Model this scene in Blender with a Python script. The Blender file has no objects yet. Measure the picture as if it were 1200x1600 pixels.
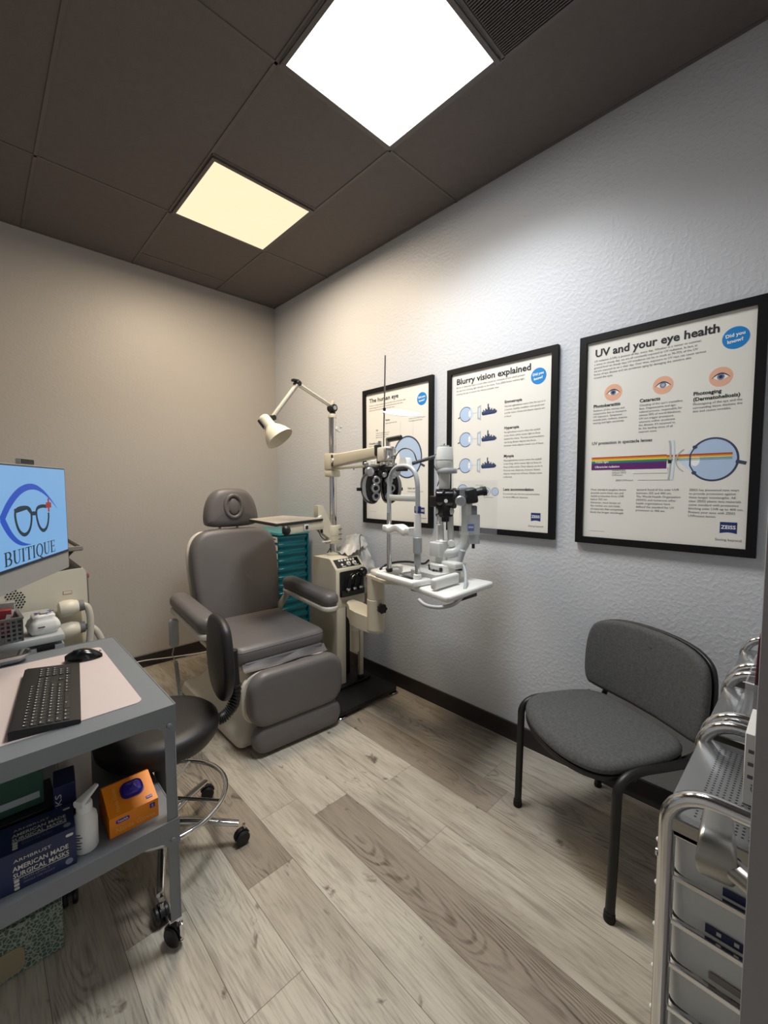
import bpy, bmesh, math, random
from mathutils import Vector, Matrix, Quaternion
random.seed(7)
PI = math.pi
SC = bpy.context.scene
COL = SC.collection

# ------------------------------------------------------------------ camera, world, exposure
W_X, D_Y, CEIL = 2.049, 3.543, 2.9825          # right wall plane, back wall plane, ceiling height
cam_d = bpy.data.cameras.new('camera')
cam = bpy.data.objects.new('camera', cam_d)
COL.objects.link(cam)
cam_d.sensor_fit = 'VERTICAL'
cam_d.sensor_height = 36.0
cam_d.sensor_width = 27.0
cam_d.lens = 661.55 / 1600.0 * 36.0
cam_d.clip_start = 0.02
_pi, _ya, _ro = 0.06368, 0.76957, -0.00196
_fw = Vector((math.sin(_ya) * math.cos(_pi), math.cos(_ya) * math.cos(_pi), -math.sin(_pi)))
_r = Vector((math.cos(_ya), -math.sin(_ya), 0.0))
_u = _r.cross(_fw)
_r2 = _r * math.cos(_ro) + _u * math.sin(_ro)
_u2 = _u * math.cos(_ro) - _r * math.sin(_ro)
cam.matrix_world = Matrix(((_r2.x, _u2.x, -_fw.x, 0.0), (_r2.y, _u2.y, -_fw.y, 0.0),
                           (_r2.z, _u2.z, -_fw.z, 1.3825), (0, 0, 0, 1)))
SC.camera = cam

world = bpy.data.worlds.new('world')
SC.world = world
world.use_nodes = True
world.node_tree.nodes['Background'].inputs[0].default_value = (0.86, 0.93, 1.0, 1)
world.node_tree.nodes['Background'].inputs[1].default_value = 1.6
SC.view_settings.view_transform = 'Standard'
SC.view_settings.look = 'None'
SC.view_settings.gamma = 1.0
SC.view_settings.use_curve_mapping = False
SC.view_settings.exposure = 0.45
NEAR_PANEL = ((0.94, 0.975, 1.0), 18.0)       # colour and strength of the two ceiling panels
FAR_PANEL = ((1.0, 0.81, 0.59), 24.0)


# ------------------------------------------------------------------ materials
def lin(c):
    if isinstance(c, str):
        c = c.lstrip('#')
        c = tuple(int(c[i:i + 2], 16) / 255.0 for i in (0, 2, 4))
    return tuple((x / 12.92 if x <= 0.04045 else ((x + 0.055) / 1.055) ** 2.4) for x in c)


_mats = {}


def mat(name, col, rough=0.5, metal=0.0, var=0.06, vscale=12.0, bump=0.0, bscale=200.0, spec=0.5,
        trans=0.0, coat=0.0, emit=None, estr=0.0, detail=3.0, bdist=0.001, stretch=None, alpha=1.0, sheen=0.0):
    """Principled material whose colour and roughness are gently broken up by procedural noise."""
    if name in _mats:
        return _mats[name]
    m = bpy.data.materials.new(name)
    m.use_nodes = True
    nt = m.node_tree
    b = nt.nodes['Principled BSDF']
    c = lin(col)
    tc = nt.nodes.new('ShaderNodeTexCoord')
    src = tc.outputs['Object']
    if stretch:
        mp = nt.nodes.new('ShaderNodeMapping')
        mp.inputs['Scale'].default_value = stretch
        nt.links.new(src, mp.inputs['Vector'])
        src = mp.outputs['Vector']
    n = nt.nodes.new('ShaderNodeTexNoise')
    n.inputs['Scale'].default_value = vscale
    n.inputs['Detail'].default_value = detail
    nt.links.new(src, n.inputs['Vector'])
    mx = nt.nodes.new('ShaderNodeMix')
    mx.data_type = 'RGBA'
    mx.inputs[6].default_value = (*[x * (1 - var) for x in c], 1)
    mx.inputs[7].default_value = (*[min(1, x * (1 + var)) for x in c], 1)
    nt.links.new(n.outputs['Fac'], mx.inputs[0])
    nt.links.new(mx.outputs[2], b.inputs['Base Color'])
    b.inputs['Roughness'].default_value = rough
    b.inputs['Metallic'].default_value = metal
    b.inputs['Specular IOR Level'].default_value = spec
    b.inputs['Transmission Weight'].default_value = trans
    b.inputs['Coat Weight'].default_value = coat
    b.inputs['Alpha'].default_value = alpha
    if sheen:
        b.inputs['Sheen Weight'].default_value = sheen
    if emit is not None:
        b.inputs['Emission Color'].default_value = (*lin(emit), 1) if isinstance(emit, str) else (*emit, 1)
        b.inputs['Emission Strength'].default_value = estr
    if bump:
        n2 = nt.nodes.new('ShaderNodeTexNoise')
        n2.inputs['Scale'].default_value = bscale
        n2.inputs['Detail'].default_value = 4.0
        nt.links.new(src, n2.inputs['Vector'])
        bp = nt.nodes.new('ShaderNodeBump')
        bp.inputs['Strength'].default_value = bump
        bp.inputs['Distance'].default_value = bdist
        nt.links.new(n2.outputs['Fac'], bp.inputs['Height'])
        nt.links.new(bp.outputs['Normal'], b.inputs['Normal'])
    _mats[name] = m
    return m


# ------------------------------------------------------------------ mesh builder
I4 = Matrix.Identity(4)


def T(x, y, z):
    return Matrix.Translation((x, y, z))


def RX(a): return Matrix.Rotation(a, 4, 'X')
def RY(a): return Matrix.Rotation(a, 4, 'Y')
def RZ(a): return Matrix.Rotation(a, 4, 'Z')


def axes(o, x, y, z):
    """Matrix with the given origin and axes."""
    return Matrix(((x[0], y[0], z[0], o[0]), (x[1], y[1], z[1], o[1]), (x[2], y[2], z[2], o[2]), (0, 0, 0, 1)))


def aim(p, d):
    """Matrix at p whose local Z runs along d."""
    q = Vector(d).to_track_quat('Z', 'Y')
    return Matrix.Translation(Vector(p)) @ q.to_matrix().to_4x4()


def rrect(w, h, r, seg=6, cx=0.0, cy=0.0):
    """Rounded rectangle outline (counter-clockwise); r may be one radius or four (BR, TR, TL, BL)."""
    rs = r if isinstance(r, (tuple, list)) else (r,) * 4
    out = []
    cs = ((w / 2, -h / 2, -90), (w / 2, h / 2, 0), (-w / 2, h / 2, 90), (-w / 2, -h / 2, 180))
    for (x, y, a0), rr in zip(cs, rs):
        sx, sy = (1 if x > 0 else -1), (1 if y > 0 else -1)
        for k in range(seg + 1):
            a = math.radians(a0 + 90 * k / seg)
            out.append((cx + x - sx * rr + rr * math.cos(a), cy + y - sy * rr + rr * math.sin(a)))
    return out


def ellipse(a, b, n=32, cx=0.0, cy=0.0):
    return [(cx + a * math.cos(2 * PI * k / n), cy + b * math.sin(2 * PI * k / n)) for k in range(n)]


def chaikin(poly, n=2):
    for _ in range(n):
        q = []
        for i in range(len(poly)):
            a, b = poly[i], poly[(i + 1) % len(poly)]
            q.append((a[0] * .75 + b[0] * .25, a[1] * .75 + b[1] * .25))
            q.append((a[0] * .25 + b[0] * .75, a[1] * .25 + b[1] * .75))
        poly = q
    return poly


class MB:
    def __init__(self):
        self.v, self.f, self.mi, self.mats = [], [], [], []

    def m(self, mt):
        if mt not in self.mats:
            self.mats.append(mt)
        return self.mats.index(mt)

    def add(self, vs, fs, mt, M=I4):
        o = len(self.v)
        k = self.m(mt)
        flip = M.to_3x3().determinant() < 0
        for p in vs:
            self.v.append(M @ Vector(p))
        for f in fs:
            f = [o + i for i in f]
            self.f.append(f[::-1] if flip else f)
            self.mi.append(k)
        return self

    def bm(self, b, mt, M=I4):
        b.verts.index_update()
        self.add([v.co.copy() for v in b.verts], [[v.index for v in f.verts] for f in b.faces], mt, M)
        b.free()
        return self

    def box(self, c, s, mt, bev=0.0, seg=2, M=I4):
        b = bmesh.new()
        bmesh.ops.create_cube(b, size=1.0)
        bmesh.ops.scale(b, vec=s, verts=b.verts)
        if bev > 0:
            bmesh.ops.bevel(b, geom=b.edges[:], offset=min(bev, min(s) * .49), segments=seg, profile=.5, affect='EDGES')
        bmesh.ops.translate(b, vec=c, verts=b.verts)
        return self.bm(b, mt, M)

    def cyl(self, p0, p1, r0, mt, r1=None, seg=20, M=I4, bev=0.0, caps=True):
        r1 = r0 if r1 is None else r1
        p0, p1 = Vector(p0), Vector(p1)
        L = (p1 - p0).length
        if bev > 0:
            prof = [(0, 0), (r0 - bev, 0), (r0, bev), (r1, L - bev), (r1 - bev, L), (0, L)]
        else:
            prof = ([(0, 0)] if caps else []) + [(r0, 0), (r1, L)] + ([(0, L)] if caps else [])
        return self.lathe(prof, mt, M @ aim(p0, p1 - p0), seg)

    def lathe(self, prof, mt, M=I4, seg=24):
        vs, fs, rings = [], [], []
        for r, z in prof:
            if r < 1e-6:
                rings.append([len(vs)])
                vs.append((0, 0, z))
            else:
                rings.append(list(range(len(vs), len(vs) + seg)))
                for k in range(seg):
                    a = 2 * PI * k / seg
                    vs.append((r * math.cos(a), r * math.sin(a), z))
        for A, B in zip(rings, rings[1:]):
            if len(A) == 1 and len(B) == 1:
                continue
            for k in range(seg):
                k2 = (k + 1) % seg
                if len(A) == 1:
                    fs.append((A[0], B[k2], B[k]))
                elif len(B) == 1:
                    fs.append((A[k], A[k2], B[0]))
                else:
                    fs.append((A[k], A[k2], B[k2], B[k]))
        return self.add(vs, fs, mt, M)

    def tube(self, pts, r, mt, seg=10, closed=False, M=I4, smooth=0, cap=True):
        pts = [Vector(p) for p in pts]
        for _ in range(smooth):
            q = [] if closed else [pts[0]]
            n = len(pts)
            for i in range(n if closed else n - 1):
                a, b = pts[i], pts[(i + 1) % n]
                q += [a * .75 + b * .25, a * .25 + b * .75]
            if not closed:
                q.append(pts[-1])
            pts = q
        n = len(pts)
        rs = r if isinstance(r, (list, tuple)) else [r] * n
        tg = []
        for i in range(n):
            a = pts[(i - 1) % n] if (closed or i > 0) else pts[i]
            b = pts[(i + 1) % n] if (closed or i < n - 1) else pts[i]
            t = (b - a)
            tg.append(t.normalized() if t.length > 1e-9 else Vector((0, 0, 1)))
        nrm = tg[0].orthogonal().normalized()
        vs, fs = [], []
        for i in range(n):
            if i:
                ax = tg[i - 1].cross(tg[i])
                if ax.length > 1e-8:
                    nrm = Quaternion(ax.normalized(), tg[i - 1].angle(tg[i])) @ nrm
            nrm = (nrm - tg[i] * nrm.dot(tg[i])).normalized()
            bn = tg[i].cross(nrm)
            for k in range(seg):
                a = 2 * PI * k / seg
                vs.append(pts[i] + (nrm * math.cos(a) + bn * math.sin(a)) * rs[i if i < len(rs) else -1])
        for i in range(n if closed else n - 1):
            j = (i + 1) % n
            for k in range(seg):
                k2 = (k + 1) % seg
                fs.append((i * seg + k, i * seg + k2, j * seg + k2, j * seg + k))
        if not closed and cap:
            fs.append(tuple(range(seg))[::-1])
            fs.append(tuple(range((n - 1) * seg, n * seg)))
        return self.add(vs, fs, mt, M)

    def prism(self, poly, h, mt, M=I4, z0=0.0):
        n = len(poly)
        vs = [(x, y, z0) for x, y in poly] + [(x, y, z0 + h) for x, y in poly]
        fs = [tuple(range(n))[::-1], tuple(range(n, 2 * n))]
        fs += [(i, (i + 1) % n, n + (i + 1) % n, n + i) for i in range(n)]
        return self.add(vs, fs, mt, M)

    def flat(self, poly, mt, M=I4, z=0.0):
        return self.add([(x, y, z) for x, y in poly], [tuple(range(len(poly)))], mt, M)

    def ringflat(self, outer, inner, mt, M=I4, z=0.0):
        n = len(outer)
        vs = [(x, y, z) for x, y in outer] + [(x, y, z) for x, y in inner]
        return self.add(vs, [(i, (i + 1) % n, n + (i + 1) % n, n + i) for i in range(n)], mt, M)

    def line2(self, pts, w, mt, M=I4, z=0.0):
        """flat printed line of width w (number or list) through 2-D points"""
        n = len(pts)
        L, R = [], []
        for i, p in enumerate(pts):
            a, b = pts[max(0, i - 1)], pts[min(n - 1, i + 1)]
            dx, dy = b[0] - a[0], b[1] - a[1]
            l = math.hypot(dx, dy) or 1
            ww = (w[i] if isinstance(w, (list, tuple)) else w) / 2
            L.append((p[0] - dy / l * ww, p[1] + dx / l * ww))
            R.append((p[0] + dy / l * ww, p[1] - dx / l * ww))
        vs = [(x, y, z) for x, y in R] + [(x, y, z) for x, y in L]
        return self.add(vs, [(i, i + 1, n + i + 1, n + i) for i in range(n - 1)], mt, M)

    def pillow(self, poly, h, r, mt, M=I4, crown=0.0, n=5, both=True, rb=None, cr=5):
        """Cushion from a convex outline: height h along z (0..h), edge rounding r, domed top."""
        N = len(poly)
        cx = sum(p[0] for p in poly) / N
        cy = sum(p[1] for p in poly) / N
        nr = []
        for i in range(N):
            a, b = poly[i - 1], poly[(i + 1) % N]
            dx, dy = b[0] - a[0], b[1] - a[1]
            l = math.hypot(dx, dy) or 1
            nr.append((dy / l, -dx / l))
        rings = []
        rb = (r if both else 0.0) if rb is None else rb

        def ring(ins, z):
            return [(p[0] - q[0] * ins, p[1] - q[1] * ins, z) for p, q in zip(poly, nr)]
        if rb > 0:
            for k in range(n + 1):
                a = PI / 2 * k / n
                rings.append(ring(rb * (1 - math.sin(a)), rb * (1 - math.cos(a))))
        else:
            rings.append(ring(0, 0))
        for k in range(n + 1):
            a = PI / 2 * k / n
            rings.append(ring(r * (1 - math.cos(a)), h - r + r * math.sin(a)))
        base = rings[-1]
        if crown:
            for k in range(1, cr):
                t = k / cr
                rings.append([(cx + (p[0] - cx) * (1 - t), cy + (p[1] - cy) * (1 - t), h + crown * math.sin(PI / 2 * t)) for p in base])
        vs = [p for R in rings for p in R]
        fs = []
        for i in range(len(rings) - 1):
            for k in range(N):
                k2 = (k + 1) % N
                fs.append((i * N + k, i * N + k2, (i + 1) * N + k2, (i + 1) * N + k))
        fs.append(tuple(range(N))[::-1])
        if crown:
            vs.append((cx, cy, h + crown))
            o = (len(rings) - 1) * N
            fs += [(o + k, o + (k + 1) % N, len(vs) - 1) for k in range(N)]
        else:
            fs.append(tuple(range((len(rings) - 1) * N, len(rings) * N)))
        return self.add(vs, fs, mt, M)

    def loft(self, rings, mt, M=I4, cap=True):
        N = len(rings[0])
        vs = [p for R in rings for p in R]
        fs = []
        for i in range(len(rings) - 1):
            for k in range(N):
                k2 = (k + 1) % N
                fs.append((i * N + k, i * N + k2, (i + 1) * N + k2, (i + 1) * N + k))
        if cap:
            fs.append(tuple(range(N))[::-1])
            fs.append(tuple(range((len(rings) - 1) * N, len(rings) * N)))
        return self.add(vs, fs, mt, M)

    def sphere(self, c, r, mt, M=I4, sc=(1, 1, 1), seg=20, rings=12):
        prof = [(r * math.sin(PI * k / rings), -r * math.cos(PI * k / rings)) for k in range(rings + 1)]
        prof[0], prof[-1] = (0, -r), (0, r)
        return self.lathe(prof, mt, M @ T(*c) @ Matrix.Diagonal((*sc, 1)), seg)

    def text(self, s, size, mt, M=I4, bold=0.0, align='LEFT', width=None, shear=0.0, space=1.0):
        cu = bpy.data.curves.new('txt', 'FONT')
        cu.body = s
        cu.size = size
        cu.align_x = align
        cu.offset = bold * size
        cu.resolution_u = 2
        cu.shear = shear
        cu.space_line = space
        o = bpy.data.objects.new('txt', cu)
        COL.objects.link(o)
        me = bpy.data.meshes.new_from_object(o.evaluated_get(bpy.context.evaluated_depsgraph_get()))
        vs = [v.co.copy() for v in me.vertices]
        fs = [list(p.vertices) for p in me.polygons]
        bpy.data.objects.remove(o)
        bpy.data.curves.remove(cu)
        bpy.data.meshes.remove(me)
        if vs and width:
            x0, x1 = min(v.x for v in vs), max(v.x for v in vs)
            k = width / max(1e-6, x1 - x0)
            for v in vs:
                v.x *= k
        return self.add(vs, fs, mt, M)

    def build(self, name, parent=None, label=None, sharp=38, M=None, fix=True):
        me = bpy.data.meshes.new(name)
        vs = self.v if M is None else [M @ v for v in self.v]
        me.from_pydata([tuple(v) for v in vs], [], self.f)
        for mt in self.mats:
            me.materials.append(mt)
        me.polygons.foreach_set('material_index', self.mi)
        me.polygons.foreach_set('use_smooth', [True] * len(me.polygons))
        me.update()
        if fix:
            bb = bmesh.new()
            bb.from_mesh(me)
            bmesh.ops.recalc_face_normals(bb, faces=bb.faces[:])
            bb.to_mesh(me)
            bb.free()
        me.set_sharp_from_angle(angle=math.radians(sharp))
        o = bpy.data.objects.new(name, me)
        COL.objects.link(o)
        if parent is not None:
            o.parent = parent
        if label:
            o['label'] = label
        return o


def thing(name, label, cat, loc=(0, 0, 0), rz=0.0, group=None):
    o = bpy.data.objects.new(name, None)
    o.empty_display_size = 0.05
    COL.objects.link(o)
    o.location = loc
    o.rotation_euler = (0, 0, rz)
    return tag(o, label, cat, group)


def tag(o, label, cat, group=None):
    o['label'] = label
    o['category'] = cat
    if group:
        o['group'] = group
    return o


def struct(o):
    o['kind'] = 'structure'
    return o


def copy_tree(o, parent=None):
    c = o.copy()
    COL.objects.link(c)
    c.parent = parent
    for ch in list(o.children):
        copy_tree(ch, c)
    return c


# ------------------------------------------------------------------ shared materials
CREAM = mat('cream_painted_metal', '#cfc7b2', .42, var=.03, vscale=6)
CREAMW = mat('warm_white_plastic', '#dcd7c8', .38, var=.03, vscale=5)
WHITEP = mat('white_plastic', '#e4e4e0', .35, var=.03, vscale=8)
GREYP = mat('light_grey_plastic', '#a9adaf', .4, var=.04)
CHROME = mat('chrome', '#dcdcdc', .12, 1.0, var=.04, vscale=4)
STEEL = mat('brushed_steel', '#a8a6a1', .3, 1.0, var=.1, vscale=30, stretch=(1, 1, 14), bump=.08, bscale=260)
BLACKP = mat('black_plastic', '#17181a', .42, var=.12)
BLACKG = mat('gloss_black', '#0b0c0e', .18, var=.1)
BLACKM = mat('black_powder_coat', '#141416', .45, var=.15, bump=.15, bscale=500)
RUBBER = mat('black_rubber', '#121212', .75, var=.2, bump=.1)
LEATHER = mat('taupe_grey_vinyl', '#686463', .42, var=.05, vscale=18, bump=.18, bscale=420, bdist=.0006)
SKIRT = mat('soft_grey_vinyl', '#5f5c5d', .5, var=.08, vscale=16, bump=.3, bscale=40, bdist=.004)
BLKLEATHER = mat('black_vinyl', '#1b1a1b', .48, var=.1, vscale=20, bump=.15, bscale=420, bdist=.0006)
GREYMETAL = mat('blue_grey_cart_enamel', '#757a7e', .45, var=.05, vscale=9, bump=.05, bscale=160)
GLASSC = mat('clear_acrylic', '#e8ecee', .08, alpha=.28, var=.01)
INK = mat('printed_black', '#1d2024', .6, var=.02)
INKG = mat('printed_grey', '#5b5d60', .6, var=.02)
NAVY = mat('printed_navy', '#17306e', .5, var=.04)
NAVYCARD = mat('navy_carton', '#16244a', .5, var=.08)
CARD = mat('white_card', '#dedcd6', .6, var=.03)
# ------------------------------------------------------------------ the room
X0, Y0 = -1.25, -0.42                           # far sides behind and left of the camera


def wall_mat(name, col, bstr):
    m = bpy.data.materials.new(name)
    m.use_nodes = True
    nt = m.node_tree
    b = nt.nodes['Principled BSDF']
    b.inputs['Roughness'].default_value = .42
    b.inputs['Specular IOR Level'].default_value = .35
    tc = nt.nodes.new('ShaderNodeTexCoord')
    n = nt.nodes.new('ShaderNodeTexNoise')
    n.inputs['Scale'].default_value = 2.0
    nt.links.new(tc.outputs['Object'], n.inputs['Vector'])
    c = lin(col)
    mx = nt.nodes.new('ShaderNodeMix')
    mx.data_type = 'RGBA'
    mx.inputs[6].default_value = (*[x * .97 for x in c], 1)
    mx.inputs[7].default_value = (*[x * 1.03 for x in c], 1)
    nt.links.new(n.outputs['Fac'], mx.inputs[0])
    nt.links.new(mx.outputs[2], b.inputs['Base Color'])
    # orange-peel plaster: blotches of sprayed texture under the paint
    a = nt.nodes.new('ShaderNodeTexNoise')
    a.inputs['Scale'].default_value = 62
    a.inputs['Detail'].default_value = 2.5
    a.inputs['Roughness'].default_value = .45
    nt.links.new(tc.outputs['Object'], a.inputs['Vector'])
    cr = nt.nodes.new('ShaderNodeValToRGB')
    cr.color_ramp.elements[0].position = .46
    cr.color_ramp.elements[1].position = .64
    nt.links.new(a.outputs['Fac'], cr.inputs[0])
    bp = nt.nodes.new('ShaderNodeBump')
    bp.inputs['Strength'].default_value = bstr
    bp.inputs['Distance'].default_value = .0035
    nt.links.new(cr.outputs['Color'], bp.inputs['Height'])
    nt.links.new(bp.outputs['Normal'], b.inputs['Normal'])
    return m


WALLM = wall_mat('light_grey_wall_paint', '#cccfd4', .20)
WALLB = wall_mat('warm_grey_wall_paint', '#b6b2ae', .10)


def slab(name, c, s, m):
    return struct(MB().box(c, s, m).build(name))


th = .12
slab('wall_right', (W_X + th / 2, (Y0 + D_Y) / 2, CEIL / 2), (th, D_Y - Y0 + 2 * th, CEIL + .2), WALLM)
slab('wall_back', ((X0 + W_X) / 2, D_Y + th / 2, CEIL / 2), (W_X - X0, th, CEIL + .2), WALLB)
slab('wall_left', (X0 - th / 2, (Y0 + D_Y) / 2, CEIL / 2), (th, D_Y - Y0 + 2 * th, CEIL + .2), WALLM)
wf = MB()
DX0, DX1, DH = .36, 1.225, 2.10                 # the doorway the picture is taken from
wf.box(((X0 + DX0) / 2, Y0 - th / 2, CEIL / 2), (DX0 - X0, th, CEIL + .2), WALLM)
wf.box(((DX1 + W_X) / 2, Y0 - th / 2, CEIL / 2), (W_X - DX1, th, CEIL + .2), WALLM)
wf.box(((DX0 + DX1) / 2, Y0 - th / 2, (DH + CEIL + .1) / 2), (DX1 - DX0, th, CEIL + .1 - DH), WALLM)
struct(wf.build('wall_front'))

BASEM = mat('dark_brown_vinyl_base', '#2a2524', .45, var=.1, vscale=5)
bh, bt = .094, .008


def cove(name, p0, p1, inward):
    """vinyl cove base: upright strip with a small toe curling out at the floor"""
    p0, p1 = Vector(p0), Vector(p1)
    d = (p1 - p0)
    L = d.length
    prof = [(0, 0), (.016, 0), (.015, .004), (.010, .012), (bt, .024), (bt, bh - .003), (bt - .003, bh), (0, bh)]
    M = axes(p0, inward, (0, 0, 1), d.normalized())
    b = MB()
    b.prism([(x, y) for x, y in prof], L, BASEM, M)
    return struct(b.build(name))


cove('baseboard_right', (W_X, Y0, 0), (W_X, D_Y, 0), (-1, 0, 0))
cove('baseboard_back', (W_X - .002, D_Y, 0), (X0, D_Y, 0), (0, -1, 0))

# ------------------------------------------------------------------ floor: vinyl planks running towards the back wall


def floor_mat():
    m = bpy.data.materials.new('greige_oak_planks')
    m.use_nodes = True
    nt = m.node_tree
    N, L = nt.nodes.new, nt.links.new
    b = nt.nodes['Principled BSDF']
    at = N('ShaderNodeAttribute')
    at.attribute_name = 'plank'                 # r: tone (0 light .. 1 dark), g, b: random offsets
    sp = N('ShaderNodeSeparateColor')
    L(at.outputs['Color'], sp.inputs[0])
    tc = N('ShaderNodeTexCoord')
    off = N('ShaderNodeCombineXYZ')
    for i, o in ((0, 'Green'), (1, 'Blue'), (2, 'Green')):
        mu = N('ShaderNodeMath')
        mu.operation = 'MULTIPLY'
        mu.inputs[1].default_value = (13.7, 29.3, 41.1)[i]
        L(sp.outputs[o], mu.inputs[0])
        L(mu.outputs[0], off.inputs[i])
    ad = N('ShaderNodeVectorMath')
    L(tc.outputs['Object'], ad.inputs[0])
    L(off.outputs[0], ad.inputs[1])

    def noise(scale, st, detail=4, rough=.55, dist=0.0):
        mp = N('ShaderNodeMapping')
        mp.inputs['Scale'].default_value = st
        L(ad.outputs[0], mp.inputs['Vector'])
        n = N('ShaderNodeTexNoise')
        n.inputs['Scale'].default_value = scale
        n.inputs['Detail'].default_value = detail
        n.inputs['Roughness'].default_value = rough
        n.inputs['Distortion'].default_value = dist
        L(mp.outputs[0], n.inputs['Vector'])
        return n

    def ramp(src, p0, p1, c0=(0, 0, 0, 1), c1=(1, 1, 1, 1)):
        r = N('ShaderNodeValToRGB')
        r.color_ramp.elements[0].position, r.color_ramp.elements[1].position = p0, p1
        r.color_ramp.elements[0].color, r.color_ramp.elements[1].color = c0, c1
        L(src, r.inputs[0])
        return r.outputs[0]

    def mixc(fac, a, c, mode='MIX'):
        x = N('ShaderNodeMix')
        x.data_type = 'RGBA'
        x.blend_type = mode
        for idx, val in ((0, fac), (6, a), (7, c)):
            if isinstance(val, (tuple, float)):
                x.inputs[idx].default_value = val
            else:
                L(val, x.inputs[idx])
        return x.outputs[2]

    def mul(a, k):
        x = N('ShaderNodeMath')
        x.operation = 'MULTIPLY'
        L(a, x.inputs[0])
        if isinstance(k, float):
            x.inputs[1].default_value = k
        else:
            L(k, x.inputs[1])
        return x.outputs[0]

    light, dark = (*lin('#c9c2b2'), 1), (*lin('#8c7f71'), 1)
    tone = sp.outputs['Red']
    base = mixc(tone, light, dark)
    cloud = noise(3.2, (2.2, .55, 1), 3)
    base = mixc(mul(ramp(cloud.outputs[0], .40, .66), .5), base, (*lin('#8b7f70'), 1))
    cloud2 = noise(6.0, (2.0, .5, 1), 3)
    base = mixc(mul(ramp(cloud2.outputs[0], .55, .75), .3), base, (*lin('#b9b1a2'), 1))
    fine = noise(95, (1.7, .07, 1), 5, .65)
    base = mixc(mul(ramp(fine.outputs[0], .46, .70), .45), base, (*lin('#6a5d51'), 1))
    # cathedral grain: contour lines arching along each plank, wandering with noise, strong on dark planks
    pa = N('ShaderNodeAttribute')
    pa.attribute_name = 'plank_uv'              # x: -1..1 across the plank, y: metres along it
    sx2 = N('ShaderNodeSeparateXYZ')
    L(pa.outputs['Vector'], sx2.inputs[0])

    def math2(op, a, k):
        x = N('ShaderNodeMath')
        x.operation = op
        for i_, q_ in ((0, a), (1, k)):
            if isinstance(q_, float):
                x.inputs[i_].default_value = q_
            else:
                L(q_, x.inputs[i_])
        return x.outputs[0]
    uo = math2('ADD', sx2.outputs[0], math2('MULTIPLY', math2('SUBTRACT', sp.outputs['Green'], .5), .7))
    u2 = math2('MULTIPLY', uo, uo)
    wn = noise(3.0, (1.3, .5, 1), 3, .55)
    wn2 = noise(22.0, (1.0, .22, 1), 2, .5)
    f = math2('SUBTRACT', math2('MULTIPLY', sx2.outputs[1], .42), math2('MULTIPLY', u2, .26))
    f = math2('ADD', f, math2('MULTIPLY', wn.outputs[0], .50))
    f = math2('ADD', f, math2('MULTIPLY', wn2.outputs[0], .050))
    sn_ = math2('SINE', math2('MULTIPLY', f, 150.0), 0.0)
    patch = noise(2.6, (2.4, .55, 1), 2)
    gr = mul(mul(ramp(sn_, .1, 1.0), ramp(patch.outputs[0], .40, .60)), ramp(fine.outputs[0], .30, .60))
    tn = N('ShaderNodeMath')
    tn.operation = 'MULTIPLY_ADD'
    tn.inputs[1].default_value = .85
    tn.inputs[2].default_value = .12
    L(tone, tn.inputs[0])
    base = mixc(mul(gr, tn.outputs[0]), base, (*lin('#3a3029'), 1))
    # knots and dark streaks
    kn = noise(7.5, (1.5, .75, 1), 4, .62, .5)
    base = mixc(mul(ramp(kn.outputs[0], .635, .71), .8), base, (*lin('#453a32'), 1))
    st = noise(13, (2.2, .26, 1), 4, .55, .3)
    base = mixc(mul(ramp(st.outputs[0], .55, .74), .5), base, (*lin('#5a4d43'), 1))
    L(base, b.inputs['Base Color'])
    b.inputs['Roughness'].default_value = .42
    b.inputs['Specular IOR Level'].default_value = .4
    bp = N('ShaderNodeBump')
    bp.inputs['Strength'].default_value = .12
    bp.inputs['Distance'].default_value = .001
    L(fine.outputs[0], bp.inputs['Height'])
    L(bp.outputs['Normal'], b.inputs['Normal'])
    return m


FLOORM = floor_mat()
GAPM = mat('plank_joint', '#5d5347', .7)
PW, PL, PXO = .1762, 1.22, .9660               # plank width, length, one known plank edge
# rows by index: joint position along the room and the tones seen in the photograph (from the near joint backwards)
known = {0: (1.421, {-1: .85, 0: .10}), 1: (1.0, {-1: .16, 0: .2}), 2: (1.35, {-1: .22, 0: .12}), 3: (.926, {-1: .42, 0: .8}),
         4: (1.05, {-1: .5, 0: .34}), 5: (.55, {-1: .3, 0: .4}), -1: (1.553, {-1: .08, 0: .3}), -2: (1.306, {-1: .05, 0: .8}),
         -3: (.972, {-1: .1, 0: .12}), -4: (1.381, {-1: .06, 0: .75}), -5: (.8, {-1: .15, 0: .4})}
fb = MB()
cols = []
random.seed(11)
r0 = int(math.floor((X0 - PXO) / PW))
r1 = int(math.ceil((W_X - PXO) / PW))
g = .0006
for r in range(r0, r1):
    xa, xb = max(X0, PXO + r * PW) + g, min(W_X, PXO + (r + 1) * PW) - g
    if xb <= xa:
        continue
    j, tones = known.get(r, (random.uniform(.2, 1.4), {}))
    k0 = int(math.floor((Y0 - .2 - j) / PL))
    for k in range(k0, k0 + 6):
        ya, yb = max(Y0 - .8, j + k * PL) + g, min(D_Y, j + (k + 1) * PL) - g
        if yb <= ya:
            continue
        t = tones.get(k, random.choice([.05, .15, .25, .35, .6]))
        fb.add([(xa, ya, 0), (xb, ya, 0), (xb, yb, 0), (xa, yb, 0)], [(0, 1, 2, 3)], FLOORM)
        cols.append((t, random.random(), random.random(), 1))
nplk = len(fb.f)
fb.box(((X0 + W_X) / 2, (Y0 - .8 + D_Y) / 2, -.0512), (W_X - X0 + .2, D_Y - Y0 + .9, .1), GAPM)
fl = struct(fb.build('floor', fix=False))
pu = fl.data.attributes.new('plank_uv', 'FLOAT_VECTOR', 'CORNER')
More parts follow.
